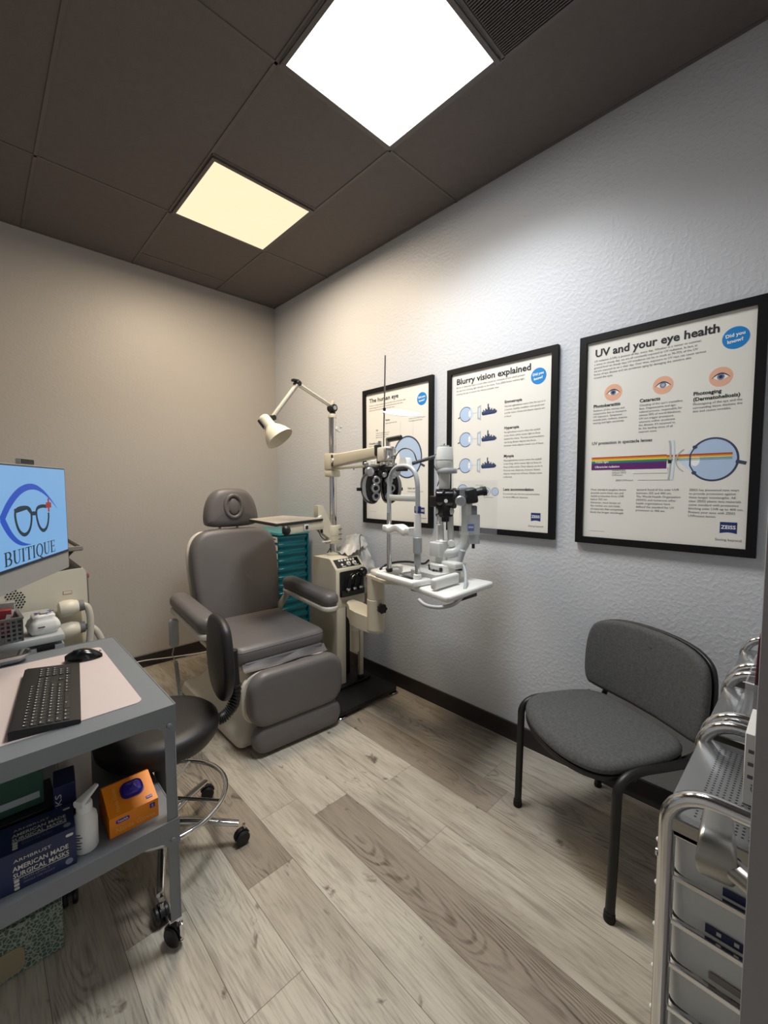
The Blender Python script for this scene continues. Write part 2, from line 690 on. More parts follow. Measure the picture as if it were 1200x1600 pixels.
for p in fl.data.polygons:
    vv = [fl.data.vertices[i].co for i in p.vertices]
    xm, ym = min(v_.x for v_ in vv), min(v_.y for v_ in vv)
    for li, v_ in zip(p.loop_indices, vv):
        pu.data[li].vector = ((v_.x - xm) / (PW / 2) - 1, v_.y - ym, 0)
ca = fl.data.color_attributes.new('plank', 'FLOAT_COLOR', 'CORNER')
for p in fl.data.polygons:
    for li in p.loop_indices:
        ca.data[li].color = cols[p.index] if p.index < nplk else (.5, .5, .5, 1)

# ------------------------------------------------------------------ ceiling: charcoal lay-in tiles on a painted grid
TILE = mat('charcoal_ceiling_tile', '#665e5b', .85, var=.12, vscale=30, bump=.5, bscale=130, bdist=.003)
GRID = mat('charcoal_grid_bar', '#605956', .5, var=.05)
cb = MB()
cb.box(((X0 + W_X) / 2, (Y0 + D_Y) / 2, CEIL + .03), (W_X - X0, D_Y - Y0, .05), TILE)
GX, GY, GP = .9011, .9055, .6104
bw, bd = .015, .004


def bar(xa, ya, xb, yb):
    cb.box(((xa + xb) / 2, (ya + yb) / 2, CEIL + .0035), (max(abs(xb - xa), bw), max(abs(yb - ya), bw), bd), GRID, .001, 1)


for k in range(-3, 2):
    bar(GX + k * GP, Y0, GX + k * GP, D_Y)
for a, xa, xb in ((-2, X0, W_X), (-1, GX, GX + GP), (0, GX, GX + GP), (1, X0, W_X), (2, GX, GX + GP), (3, X0, W_X), (4, GX, GX + GP)):
    bar(xa, GY + a * GP, xb, GY + a * GP)
bar(W_X - .011, Y0, W_X - .011, D_Y)           # wall angle
bar(X0, D_Y - .011, W_X, D_Y - .011)
struct(cb.build('ceiling'))

FRAMEM = mat('white_light_frame', '#c9c6bd', .4)


def panel(label, x, y, colour, strength, look=None, spread=180):
    """2 ft LED lay-in panel; with look set, the diffuser glow is for show and an added area lamp lights the room"""
    t = thing('ceiling_light', label, 'light', (x, y, CEIL), 0, 'square panel lights in the ceiling')
    f = MB()
    o, i, zz = .297, .278, -.004
    for sx, sy, w, h in ((0, 1, 2 * o, o - i), (0, -1, 2 * o, o - i), (1, 0, o - i, 2 * i), (-1, 0, o - i, 2 * i)):
        f.box((sx * (o + i) / 2, sy * (o + i) / 2, zz), (w, h, .008), GRID, .001, 1)
    f.build('frame', t)
    dm = bpy.data.materials.new('lit_diffuser')
    dm.use_nodes = True
    nt = dm.node_tree
    nt.nodes.remove(nt.nodes['Principled BSDF'])
    e = nt.nodes.new('ShaderNodeEmission')
    e.inputs['Strength'].default_value = look[1] if look else strength
    n = nt.nodes.new('ShaderNodeTexNoise')
    n.inputs['Scale'].default_value = 3.0
    mx = nt.nodes.new('ShaderNodeMix')
    mx.data_type = 'RGBA'
    dc = look[0] if look else colour
    mx.inputs[6].default_value = (*[c * .97 for c in dc], 1)
    mx.inputs[7].default_value = (*dc, 1)
    nt.links.new(n.outputs['Fac'], mx.inputs[0])
    nt.links.new(mx.outputs[2], e.inputs['Color'])
    nt.links.new(e.outputs[0], nt.nodes['Material Output'].inputs['Surface'])
    d = MB()
    d.box((0, 0, -.003), (2 * i, 2 * i, .004), dm)
    d.build('diffuser', t)
    if look:
        ld = bpy.data.lights.new('panel_lamp', 'AREA')  # separate area lamp added just below the diffuser to carry the panel's light
        ld.shape = 'SQUARE'
        ld.size = 2 * i - .01
        ld.color = colour
        ld.spread = math.radians(spread)
        ld.energy = strength * PI * (2 * i) ** 2
        lo = bpy.data.objects.new('panel_lamp', ld)
        COL.objects.link(lo)
        lo.parent = t
        lo.location = (0, 0, -.012)
    return t


panel('large white square ceiling light nearest the camera', .9283 + .278, .9327 + .278, *NEAR_PANEL, ((1.0, 1.0, 1.0), 4.0), 135)
panel('warm cream-coloured square ceiling light over the exam chair', .9283 + .278, .9327 + 2 * GP + .278, *FAR_PANEL, ((1.0, .835, .55), .82), 176)

# return-air grille in the tile next to the near light
VENTM = mat('black_vent_mesh', '#1c1c1e', .5, var=.1)
v = thing('air_vent', 'dark perforated square air vent in the ceiling beside the white light', 'vent', (GX + GP / 2, GY - GP / 2, CEIL))
b = MB()
b.box((0, 0, -.001), (.585, .585, .003), VENTM)
b.build('backing', v)
b = MB()
for k in range(60):
    q = -.288 + k * .0098
    b.box((q, 0, -.005), (.0035, .58, .005), GRID)
b.build('louvre', v)

# ------------------------------------------------------------------ the open door beside the camera
DOORM = mat('grey_door_paint', '#85858a', .5, var=.04, vscale=4)
e1 = Vector((.515, .034, 0))
du, dn = Vector((.87, -.493, 0)).normalized(), Vector((.493, .87, 0)).normalized()
DM = axes(e1, du, dn, (0, 0, 1))                # local x runs from the free edge to the hinge, y points into the room
dr = bpy.data.objects.new('door_1', None)
COL.objects.link(dr)
dr.matrix_world = DM
struct(dr)
b = MB()
b.box((.405, -.022, 1.035), (.81, .044, 2.05), DOORM, .002, 1)
b.build('door_leaf', dr)
LZ = .962
b = MB()
b.lathe([(0, 0), (.033, 0), (.033, .006), (.028, .010), (0, .010)], STEEL, aim((.048, 0, LZ), (0, 1, 0)), 28)
b.build('door_rose', dr)
b = MB()
b.cyl((.048, .008, LZ), (.048, .052, LZ), .0115, STEEL, seg=24)
b.cyl((.048, .044, LZ), (.048, .048, LZ), .0128, BLACKP, seg=24)
lev = []
for k in range(15):
    t = k / 14
    s_ = -.024 + .062 * (t ** 1.6)
    hh = .058 * max(.10, math.sqrt(max(0, 1 - (1 - min(1, (s_ + .024) / .026)) ** 2)))
    tt = .037 - .008 * t
    lev.append([(.050 + .803 * s_ - .595 * p[0], .064 + .595 * s_ + .803 * p[0], LZ - .10 * s_ + p[1]) for p in rrect(tt, hh, min(tt, hh) * .16, 4)])
b.loft(lev, STEEL)
b.build('door_lever', dr, 'brushed steel lever handle')
# ------------------------------------------------------------------ three framed posters on the right wall
FRAMEB = mat('black_poster_frame', '#0c0c0d', .5, var=.1, spec=.25)
PAPER = mat('poster_paper', '#e9e7e0', .45, var=.012, vscale=3)
SKYB = mat('print_sky_blue', '#0f83cf', .5, var=.02)
PALEB = mat('print_pale_blue', '#b4cae8', .5, var=.02)
PALER = mat('print_paler_blue', '#cfdff0', .5, var=.02)
OUTL = mat('print_dark_outline', '#3a4660', .5, var=.02)
SKIN = mat('print_skin_tone', '#e8b497', .5, var=.02)
IRIS = mat('print_iris', '#6f7fa6', .5, var=.03)
PWHITE = mat('print_white', '#f6f6f4', .5, var=.01)
GREYL = mat('print_pale_grey', '#b4b8bc', .5, var=.02)
PURP = mat('print_purple', '#5e1f6b', .5, var=.03)
RAIN = [mat('print_' + n, c, .5, var=.02) for n, c in (('red', '#b44a26'), ('orange', '#e0912a'), ('yellow', '#efd14b'), ('green', '#3f8f52'), ('teal', '#2a6b85'))]
PZ0, PZ1 = 1.113, 2.050


class Poster:
    """Framed print lying in local X (across, 0 at the left edge) and Y (height above the floor)."""

    def __init__(self, label, yl, yr):
        self.w = yl - yr
        self.yl = yl
        self.t = thing('framed_poster', label, 'poster', (W_X, (yl + yr) / 2, PZ0), -PI / 2, 'framed eye posters on the right wall')
        # local frame of the empty: x -> -Y world (to the right in the picture), y -> +X world (into the wall), z up
        w, h, fw = self.w, PZ1 - PZ0, .030
        f = MB()
        for sx in (-1, 1):
            f.prism([(-h / 2, -.0), (h / 2, -.0), (h / 2 - fw, fw), (-h / 2 + fw, fw)], .022, FRAMEB,
                    axes((sx * w / 2, -.001, h / 2), (0, 0, 1), (-sx, 0, 0), (0, -1, 0)))
        for sz in (0, 1):
            f.prism([(-w / 2, 0), (w / 2, 0), (w / 2 - fw, fw), (-w / 2 + fw, fw)], .022, FRAMEB,
                    axes((0, -.001, sz * h), (1, 0, 0), (0, 0, 1 if sz == 0 else -1), (0, -1, 0)))
        f.build('frame', self.t)
        self.b = MB()
        self.b.box((0, -.007, h / 2), (w - 2 * fw + .004, .010, h - 2 * fw + .004), PAPER)
        # printing plane: px = world-Y distance from the left edge, py = world height
        self.P = axes((-w / 2, -.0122, -PZ0), (1, 0, 0), (0, 0, 1), (0, -1, 0))

    def M(self, y, z, lift=0.0):
        return self.P @ T(self.yl - y, z, lift)

    def tx(self, s, y, z, size, mt=INK, **k):
        self.b.text(s, size, mt, self.M(y, z, .0007), **k)

    def lines(self, ls, y, z, lead, size, mt=INKG, **k):
        for i, s in enumerate(ls):
            if s:
                self.tx(s, y, z - i * lead, size, mt, **k)

    def disc(self, y, z, a, b, mt, lift=.0002, n=40):
        self.b.flat(ellipse(a, b, n), mt, self.M(y, z, lift))

    def rect(self, y0, y1, z0, z1, mt, lift=.0002):
        x0, x1 = self.yl - y0, self.yl - y1
        self.b.flat([(x0, z0), (x1, z0), (x1, z1), (x0, z1)], mt, self.P, lift)

    def poly(self, pts, mt, lift=.0003):
        self.b.flat([(self.yl - y, z) for y, z in pts], mt, self.P, lift)

    def ln(self, pts, w, mt, lift=.0004):
        self.b.line2([(self.yl - y, z) for y, z in pts], w, mt, self.P, lift)

    def badge(self, y):
        self.disc(y, 1.920, .040, .040, SKYB)
        self.b.text('Did you', .0175, PWHITE, self.M(y + .030, 1.923, .0005) @ RZ(.10), bold=.03, width=.056)
        self.b.text('know?', .0175, PWHITE, self.M(y + .024, 1.902, .0005) @ RZ(.10), bold=.03, width=.046)

    def zeiss(self, y):
        x = self.yl - y
        hw = .0255
        bot = [(x - hw + 2 * hw * k / 8, 1.197 + .0045 * math.sin(PI * k / 8)) for k in range(9)]
        self.b.flat([*bot, (x + hw, 1.240), (x - hw, 1.240)], NAVY, self.P, .0002)
        self.b.text('ZEISS', .019, PWHITE, self.M(y + .022, 1.2145, .0005), bold=.02, width=.044)
        self.tx('Seeing beyond', y + .039, 1.169, .0125, INKG, width=.078)

    def done(self):
        self.b.build('print', self.t, fix=False)


# ---- poster nearest the corner
p = Poster('framed poster titled The human eye behind the refraction head', 2.3115, 1.6685)
p.tx('The human eye', 2.249, 1.958, .040, bold=.020, width=.285)
p.lines(['The eye is a complex optical system that relays vision to the brain. Light', 'enters through the cornea and is focused by the lens on the retina,', 'which turns it into nerve signals for the optic nerve.'], 2.249, 1.933, .0165, .0120, mat('print_red_brown', '#6a5450', .6, var=.02))
p.badge(1.760)
for y, z, s, ls in ((1.870, 1.823, 'Fovea + Macula', ['Small pit in the retina that gives', 'the sharpest central vision']),
                    (2.085, 1.817, 'Retina', ['Light-sensitive layer that']),
                    (2.180, 1.757, 'Iris', ['Coloured ring that opens and', 'closes to control how much', 'light may enter the eye']),
                    (2.251, 1.668, 'Crystalline lens', ['Bends to focus near objects']),
                    (2.180, 1.352, 'Cornea', ['Clear front window']),
                    (1.880, 1.356, 'Optic nerve', ['Carries the signals to the brain'])):
    p.tx(s, y, z, .0165, bold=.012)
    p.lines(ls, y, z - .019, .0145, .0108)
p.disc(1.885, 1.563, .128, .138, OUTL, .0001, 48)
p.disc(1.885, 1.563, .118, .128, PALEB, .0003, 48)
p.disc(2.010, 1.553, .040, .075, PALER, .00035)
p.disc(1.975, 1.556, .024, .048, PWHITE, .0004)
for y in (1.835, 1.945):
    p.ln([(y, 1.80), (y, 1.66)], .0012, GREYL, .0006)
p.ln([(1.768, 1.515), (1.735, 1.500)], .014, OUTL)
p.ln([(2.249, 1.195), (2.18, 1.195)], .0014, GREYL)
p.zeiss(1.760)
p.done()

# ---- middle poster
p = Poster('framed poster titled Blurry vision explained between the other two', 1.5576, .9012)
p.tx('Blurry vision explained', 1.497, 1.958, .046, bold=.026, width=.454)
p.lines(['Blurry or distorted vision is most often caused by refractive errors which prevent', 'the eye from focusing light directly on the retina. Your ZEISS lenses redirect light', 'entering the eye to ensure the clearest possible view.'], 1.497, 1.936, .0185, .0128)
p.badge(1.000)


def eyeball(y, z, r):
    p.disc(y, z, r, r * .98, OUTL, .0002)
    p.disc(y, z, r * .91, r * .89, PALEB, .0003)
    p.disc(y - r * .78, z, r * .38, r * .62, PALER, .00025)
    p.disc(y - r * .62, z, r * .20, r * .42, PWHITE, .0004)
    p.ln([(y - r * .3, z + .001), (y - r * 3.0, z + .001)], .0012, GREYL, .0005)
    p.ln([(y + r * .9, z - r * .30), (y + r * 1.25, z - r * .42)], .006, OUTL)


def skyline(y, z):
    """open shutter and a city silhouette seen through it"""
    p.poly([(y + .012, z - .035), (y - .010, z - .044), (y - .010, z + .040), (y + .012, z + .032)], GREYL)
    p.poly([(y + .006, z - .026), (y - .006, z - .031), (y - .006, z + .028), (y + .006, z + .024)], PALER, .0004)
    hs = [.012, .020, .015, .026, .020, .050, .030, .018, .024, .014, .020, .016, .010]
    x = y - .016
    for i, h in enumerate(hs):
        w = .0072
        p.poly([(x, z - .010), (x - w, z - .010), (x - w, z - .010 + h), (x, z - .010 + h)], OUTL, .00045)
        x -= w
    p.poly([(y - .014, z - .010), (x, z - .010), (x + .012, z - .016), (y - .022, z - .019)], NAVY, .0005)


for z, s, ls in ((1.783, 'Emmetropia', ['Normal sightedness means that the eye is in', 'a normal, healthy condition with good near', 'and far vision. Close and distant objects are', 'in focus.']),
                 (1.640, 'Hyperopia', ['Farsightedness occurs when the eyeball', 'is too short, which causes light to focus', 'behind the retina. The lens accommodation', 'can bring distant objects into focus,', 'however close objects remain out of focus.']),
                 (1.492, 'Myopia', ['Nearsightedness occurs when the eyeball', 'is too long, which causes light to focus in', 'front of the retina. Close objects can be in', 'focus at near distances, however distant', 'objects remain out of focus. Distant vision', 'is blurred.'])):
    eyeball(1.430, z, .043)
    skyline(1.340, z)
    tz = z + (.029 if z > 1.7 else .036)
    p.tx(s, 1.185, tz, .0200, bold=.024)
    p.lines(ls, 1.185, tz - .0205, .0175, .0125)
eyeball(1.446, 1.348, .038)
for y, c in ((1.338, .012), (1.286, .017), (1.235, .022)):
    p.disc(y, 1.345, .0225, .0225, OUTL, .0002)
    p.disc(y, 1.345, .0195, .0195, PWHITE, .0003)
    p.disc(y, 1.345, c * .82, c * .82, IRIS if c < .02 else PALEB, .0004)
p.tx('Lens accommodation', 1.185, 1.352, .0200, bold=.024)
p.lines(['In a normal eye, the lens accommodates', 'to see at different distances.'], 1.185, 1.331, .0175, .0125)
p.tx('Ciliary muscle', 1.36, 1.378, .009, INKG)
p.tx('Accommodation', 1.305, 1.312, .009, INKG)
p.zeiss(1.000)
p.done()

# ---- poster nearest the camera
p = Poster('framed poster titled UV and your eye health above the grey chair', .7990, .1552)
p.tx('UV and your eye health', .7355, 1.953, .046, bold=.026, width=.442)
p.lines(['UV radiation (UVR) is present all day, every day. Whether it is winter or summer,', 'a sunny or cloudy day, we are all constantly exposed to UV radiation. In fact, at',
         'ground level on cloudy days UV irradiance can be as much as 70-75% of the UV', 'we are exposed to on a clear day. Over time, exposure to UV rays can cause various',
         'forms of eye disease and can accelerate aging by damaging the sensitive skin', 'around the eyes.'], .738, 1.931, .0146, .0118)
p.badge(.2435)
for y, cat in ((.655, 0), (.468, 1), (.282, 0)):
    z = 1.786
    p.disc(y, z, .036, .036, SKIN, .0001)
    lens = [(-.024 + .048 * k / 10, .0125 * math.sin(PI * k / 10)) for k in range(11)] + [(.024 - .048 * k / 10, -.010 * math.sin(PI * k / 10)) for k in range(1, 10)]
    p.b.flat(lens, PWHITE, p.M(y, z - .001), .0002)
    p.disc(y, z, .0115, .0115, IRIS, .0003, 24)
    p.disc(y, z, .0060, .0060, GREYL if cat else INK, .0004, 20)
    up = [(-.028 + .056 * k / 10, -.004 + .017 * math.sin(PI * k / 10)) for k in range(11)]
    p.b.line2(up, [.001, .0024, .0034, .004, .0042, .0042, .0042, .004, .0034, .0024, .001], INK, p.M(y, z), .0005)
p.tx('Photokeratitis', .736, 1.728, .0195, bold=.024)
p.lines(['Sunburn of the cornea and', 'conjunctiva due to excessive', 'UV exposure. Symptoms', 'include pain, redness, intense', 'tearing and light sensitivity.'], .736, 1.7115, .0138, .0118)
p.tx('Cataracts', .551, 1.728, .0195, bold=.024)
p.lines(["Clouding of the eye's crystalline", 'lens. Degenerative and age-', 'related process, responsible for', 'almost 50% of world blindness.', 'UV can trigger premature', 'cataracts and/or accelerate', "the disease. It's assumed to", 'be the leading cause of all', 'cataract cases.'], .551, 1.7115, .0138, .0118)
p.tx('Photoaging', .365, 1.728, .0195, bold=.024)
p.tx('(Dermatoheliosis)', .365, 1.7065, .0195, bold=.024)
p.lines(['Photoageing of the eye and the', 'surrounding tissue thickens the', 'skin and causes wrinkles.'], .365, 1.6905, .0138, .0118)
p.tx('UV protection in spectacle lenses', .738, 1.562, .0195, bold=.012, width=.238)
p.disc(.294, 1.478, .078, .084, OUTL, .0001, 48)
p.disc(.294, 1.478, .071, .077, PALEB, .0003, 48)
co = [(.345 + .056 * math.cos(a) + .012, 1.478 + .052 * math.sin(a)) for a in [(-1.0 + 2.0 * k / 14) for k in range(15)]]
p.ln(co, .004, GREYL, .0006)
p.poly([(.352, 1.532), (.404, 1.482), (.404, 1.474), (.352, 1.424), (.362, 1.478)], PALER, .00032)
p.disc(.350, 1.478, .0155, .024, PWHITE, .00036)
p.ln([(.352, 1.528), (.366, 1.500), (.366, 1.456), (.352, 1.428)], .005, OUTL, .00062)
p.disc(.352, 1.528, .008, .007, OUTL, .00063, 16)
p.disc(.352, 1.428, .008, .007, OUTL, .00063, 16)
for i, c in enumerate(RAIN):
    z1 = 1.505 - i * .0058
    p.rect(.737, .445, z1 - .0058, z1, c, .0004)
    p.rect(.445, .236, z1 - .0058 + i * .0012 - .003, z1 + i * .0002 - .003, c, .00045)
p.rect(.737, .445, 1.448, 1.476, PURP, .0004)
p.tx('Visible light', .722, 1.4795, .0125, PWHITE, bold=.01)
p.tx('Ultraviolet radiation', .722, 1.4575, .0125, PWHITE, bold=.02)
for dx in (0, .012):
    arc = [(.432 - dx + .012 * (1 - math.cos(a)), 1.480 + .080 * math.sin(a) / math.sin(1)) for a in [(-1 + 2 * k / 12) for k in range(13)]]
    p.ln(arc, .006, GREYL if dx == 0 else PALER, .0007)
p.rect(.440, .428, 1.468, 1.482, INK, .0008)
p.lines(['Standard lens', 'without ZEISS', 'UVProtect'], .650, 1.442, .0105, .0100)
p.tx('ZEISS UVProtect', .634, 1.398, .0100, INKG)
p.ln([(.566, 1.429), (.440, 1.429), (.440, 1.452)], .0012, INKG)
p.ln([(.547, 1.401), (.425, 1.401)], .0012, INKG)
p.ln([(.226, 1.469), (.196, 1.460)], .012, OUTL)
p.lines(['Most standard eyeglass lenses', 'provide some basic eye and', 'eyelid protection from UVR', 'below 355 nm.', 'However, most lenses on', 'the market are not made', 'of materials that completely', 'block the longer wavelength'], .737, 1.356, .0146, .0122)
p.lines(['spectral band of the solar UVR', 'between 355 and 400 nm.', 'The World Health Organization', '(WHO) and numerous other', 'health organizations have', 'defined the standard for UV', 'protection as 400 nm.'], .551, 1.357, .0146, .0122)
p.lines(['ZEISS has pioneered new ways', 'to provide protection against', 'these longer wavelengths. All', 'clear ZEISS plastic lens materials', 'come standard with protection', 'blocking solar UVR up to 400 nm.', 'Protect your eyes with ZEISS', 'UVProtect lenses.'], .365, 1.357, .0146, .0122)
p.ln([(.738, 1.171), (.672, 1.171)], .0014, GREYL)
p.zeiss(.238)
p.done()
# ------------------------------------------------------------------ examination chair
ch = thing('examination_chair', 'taupe vinyl eye exam chair with headrest and armrests in the far corner', 'chair', (1.19, 1.85, 0), -.07)
SHELL = mat('ivory_chair_shell', '#d8d3c6', .38, var=.03, vscale=4)

b = MB()                                         # moulded base, widest at the floor


def lvl(w0, w1, t0, t1, z, r=.05):
    return [(x, y, z) for x, y in [(px * (w0 + (w1 - w0) * (py + .5)), t0 + (t1 - t0) * (py + .5)) for px, py in
            [(q[0], q[1]) for q in rrect(1, 1, r, 4)]]]


b.loft([lvl(.545, .66, .175, 1.06, .012), lvl(.55, .665, .17, 1.065, .03), lvl(.54, .65, .175, 1.055, .075, .08), lvl(.50, .52, .19, 1.00, .105, .12),
        lvl(.47, .42, .20, .95, .16, .12), lvl(.43, .40, .215, .86, .26, .12), lvl(.43, .44, .225, .80, .38, .12), lvl(.46, .46, .22, .80, .42, .12)], SHELL)
b.box((.01, .62, .008), (.46, .75, .016), RUBBER)
b.build('base', ch)

b = MB()
b.pillow(rrect(.40, .16, .05, 5, 0, 0), .10, .03, SHELL, axes((-.0, .205, .325), (1, 0, 0), (0, 0, 1), (0, -1, 0)))
b.build('front_cover', ch)

# leg rest: two pads on a white shell
b = MB()
tilt = RX(.06)
b.pillow(rrect(.555, .285, (.10, .10, .10, .10), 7), .085, .035, LEATHER, T(.018, .125, .288) @ RX(PI / 2) @ RX(-.03), crown=.006)
b.build('leg_rest', ch)
b = MB()
b.pillow(rrect(.572, .27, .10, 7), .030, .006, SHELL, T(.012, .150, .280) @ RX(PI / 2) @ RX(-.03))
b.build('leg_rest_shell', ch, 'white plastic shell')
b = MB()
b.pillow(rrect(.525, .150, .070, 7), .080, .034, LEATHER, T(.020, .120, .082) @ RX(PI / 2) @ RX(-.05), crown=.005)
b.build('foot_rest', ch)

b = MB()                                         # loose vinyl skirt under the seat
rows = []
for k in range(6):
    t = k / 5
    rows.append([(-.24 + .50 * i / 24, .195 - .065 * t + .005 * math.sin(i * .6 + k * .9), .445 - .045 * math.sin(PI * t) * .5 - .02 * t + .004 * math.sin(i * .45 + 2 * t)) for i in range(25)])
vs = [p_ for r_ in rows for p_ in r_]
fs = [(i + 25 * k, i + 1 + 25 * k, i + 26 + 25 * k, i + 25 + 25 * k) for k in range(5) for i in range(24)]
b.add(vs, fs, SKIRT)
b.box((.01, .30, .425), (.48, .22, .05), SKIRT, .015, 3)
b.build('skirt', ch, 'loose grey vinyl skirt below the seat')

b = MB()
b.pillow(rrect(.57, .68, (.07, .06, .06, .07), 6, 0, .535), .105, .042, LEATHER, T(0, 0, .424), crown=.010)
seam = [(x, y, .506) for x, y in rrect(.562, .672, .066, 6, 0, .535)]
b.tube(seam, .0022, LEATHER, 6, closed=True)
b.build('seat', ch)
b = MB()
b.pillow(rrect(.55, .62, .06, 6, 0, .53), .030, .01, SHELL, T(0, 0, .400))
b.build('seat_shell', ch)

# backrest leans back from the seat
BK = T(0, .86, .47) @ RX(PI / 2 - .19)           # local x across, y up the back, z towards the sitter... (negative room y)
outl = [(-.245, .0), (.245, .0), (.272, .10), (.285, .25), (.292, .42), (.283, .53), (.235, .60), (.15, .625), (-.15, .625), (-.235, .60), (-.283, .53), (-.292, .42), (-.285, .25), (-.272, .10)]
outl = chaikin(outl, 2)
b = MB()
b.pillow(outl, .105, .042, LEATHER, BK, crown=.012)
b.build('backrest', ch)
b = MB()
b.pillow([(x * 1.025, .30 + (y - .30) * 1.02) for x, y in outl], .030, .012, SHELL, BK @ T(0, 0, -.022))
b.build('backrest_shell', ch)

# headrest on two posts with an oval inset
HD = T(0, 1.00, 1.095) @ RX(PI / 2 - .10)
ho = chaikin([(-.165, 0), (.165, 0), (.185, .05), (.165, .17), (.115, .245), (.05, .262), (-.05, .262), (-.115, .245), (-.165, .17), (-.185, .05)], 3)
b = MB()
b.pillow(ho, .115, .045, LEATHER, HD, crown=.008)
b.tube([(.056 * math.cos(a), .135 + .074 * math.sin(a), .117) for a in [2 * PI * k / 40 for k in range(40)]], .014, LEATHER, 10, closed=True, M=HD)
b.build('headrest', ch)
b = MB()
GROOVE_SHADE = mat('groove_shade', '#1d1a19', .6)
b.flat(ellipse(.047, .066, 40, 0, .135), GROOVE_SHADE, HD, .1215)  # dark ring painted in as the shade of the groove around the oval
b.sphere((0, .135, .1205), 1.0, LEATHER, HD, sc=(.034, .054, .010), seg=28)
b.build('headrest_button', ch, 'oval inset in the headrest')
for s in (-1, 1):
    b = MB()
    b.cyl((s * .06, 1.025, 1.02), (s * .06, .985, 1.16), .010, CHROME)
    b.build('headrest_post', ch)

for s in (-1, 1):
    a = MB()
    a.pillow(rrect(.115, .62, .055, 7), .084, .036, LEATHER, T(s * .372, .565, .632) @ RX(.035), crown=.004)
    arm = a.build('armrest', ch)
    a = MB()
    a.pillow(rrect(.114, .615, .055, 7), .034, .012, SHELL, T(s * .372, .565, .602) @ RX(.035))
    a.tube([(s * .345, .80, .62), (s * .335, .86, .56), (s * .27, .86, .46), (s * .20, .82, .42)], .022, SHELL, 12, smooth=2)
    a.build('armrest_shell', arm, 'white shell under the armrest')

# hand control hooked to the left arm, with its coiled lead
b = MB()
b.pillow(rrect(.052, .165, .018, 5), .032, .010, GREYP, axes((-.425, .76, .515), (.94, -.34, 0), (0, 0, 1), (-.34, -.94, 0)), crown=.002)
hc = b.build('hand_control', ch, 'grey hand control hanging from the arm')
b = MB()
hp = Vector((-.43, .75, .435))
pts = [hp, hp + Vector((-.012, 0, -.05)), hp + Vector((0, 0, -.09))]
coil = [hp + Vector((.006 + .0095 * math.cos(a) + .018 * a / 150, .0095 * math.sin(a), -.10 - .215 * a / 150)) for a in [k * .55 for k in range(270)]]
b.tube(pts + coil, .0032, GREYP, 6)
b.build('coiled_lead', hc)

# ------------------------------------------------------------------ visitor chair
vc = thing('visitor_chair', 'grey fabric visitor chair with black metal legs against the right wall', 'chair', (1.70, .53, 0), math.atan2(-.883, -.47))
FAB = mat('grey_woven_fabric', '#4e4f4f', .9, var=.5, vscale=120, bump=.6, bscale=400, bdist=.0015, detail=2)
TR = .0125
for s in (-1, 1):                                # front leg, rail and rear leg of each side
    b = MB()
    b.tube([(s * .252, -.215, .012), (s * .254, -.205, .385)], [.0145, .0145], BLACKM, 14)
    b.tube([(s * .254, -.205, .380), (s * .254, -.205, .432), (s * .252, -.170, .466), (s * .250, -.10, .472), (s * .248, .0, .462), (s * .246, .14, .455)], TR + .002, BLACKM, 14, smooth=3)
    b.lathe([(0, 0), (.017, 0), (.0185, .006), (.0165, .028), (0, .028)], RUBBER, T(s * .252, -.216, 0), 18)
    b.build('leg', vc)
    b = MB()
    b.tube([(s * .250, .205, .012), (s * .246, .15, .42), (s * .246, .13, .455)], TR, BLACKM, 14)
    b.lathe([(0, 0), (.015, 0), (.0165, .006), (.0145, .026), (0, .026)], RUBBER, T(s * .251, .206, 0), 18)
    b.build('leg', vc)
    b = MB()
    b.tube([(s * .205, .02, .435), (s * .205, .12, .432), (s * .212, .190, .45), (s * .212, .205, .53), (s * .208, .225, .62)], .011, BLACKM, 12, smooth=2)
    b.build('backrest_bracket', vc)
b = MB()
for y in (-.12, .10):
    b.box((0, y, .432), (.47, .03, .014), BLACKM, .003)
b.build('cross_bar', vc)
so = chaikin([(-.21, -.228), (-.08, -.265), (.08, -.265), (.21, -.228), (.250, -.15), (.240, .05), (.205, .130), (.13, .165), (-.13, .165), (-.205, .130), (-.240, .05), (-.250, -.15)], 3)
b = MB()
b.pillow(so, .044, .026, FAB, T(0, 0, .446), crown=.010)
st = b.build('seat', vc)
for v_ in st.data.vertices:                      # waterfall front edge and a shallow dish
    if v_.co.y < -.12:
        v_.co.z -= (-.12 - v_.co.y) ** 2 * 1.5
    v_.co.z += (v_.co.x / .24) ** 2 * .010
b = MB()
b.pillow([(x * .995, y * .995) for x, y in so], .018, .004, BLACKP, T(0, 0, .434))
sp_ = b.build('seat_pan', vc, 'black plastic seat pan')
for v_ in sp_.data.vertices:
    if v_.co.y < -.12:
        v_.co.z -= (-.12 - v_.co.y) ** 2 * 1.5
    v_.co.z += (v_.co.x / .24) ** 2 * .010
bo = chaikin([(-.225, -.155), (.225, -.155), (.262, -.125), (.272, -.02), (.266, .085), (.238, .140), (.13, .170), (-.13, .170), (-.238, .140), (-.266, .085), (-.272, -.02), (-.262, -.125)], 2)
BM = T(-.012, .205, .640) @ RX(PI / 2 - .10)


def curve_back(o):
    for v_ in o.data.vertices:
        v_.co.y -= (v_.co.x / .26) ** 2 * .045 - .018


b = MB()
b.pillow(bo, .040, .022, FAB, BM, crown=.004)
curve_back(b.build('backrest', vc))
b = MB()
b.pillow([(x * 1.012, y * 1.012) for x, y in bo], .020, .006, BLACKP, BM @ T(0, 0, -.018))
curve_back(b.build('backrest_shell', vc, 'black plastic shell behind the backrest'))

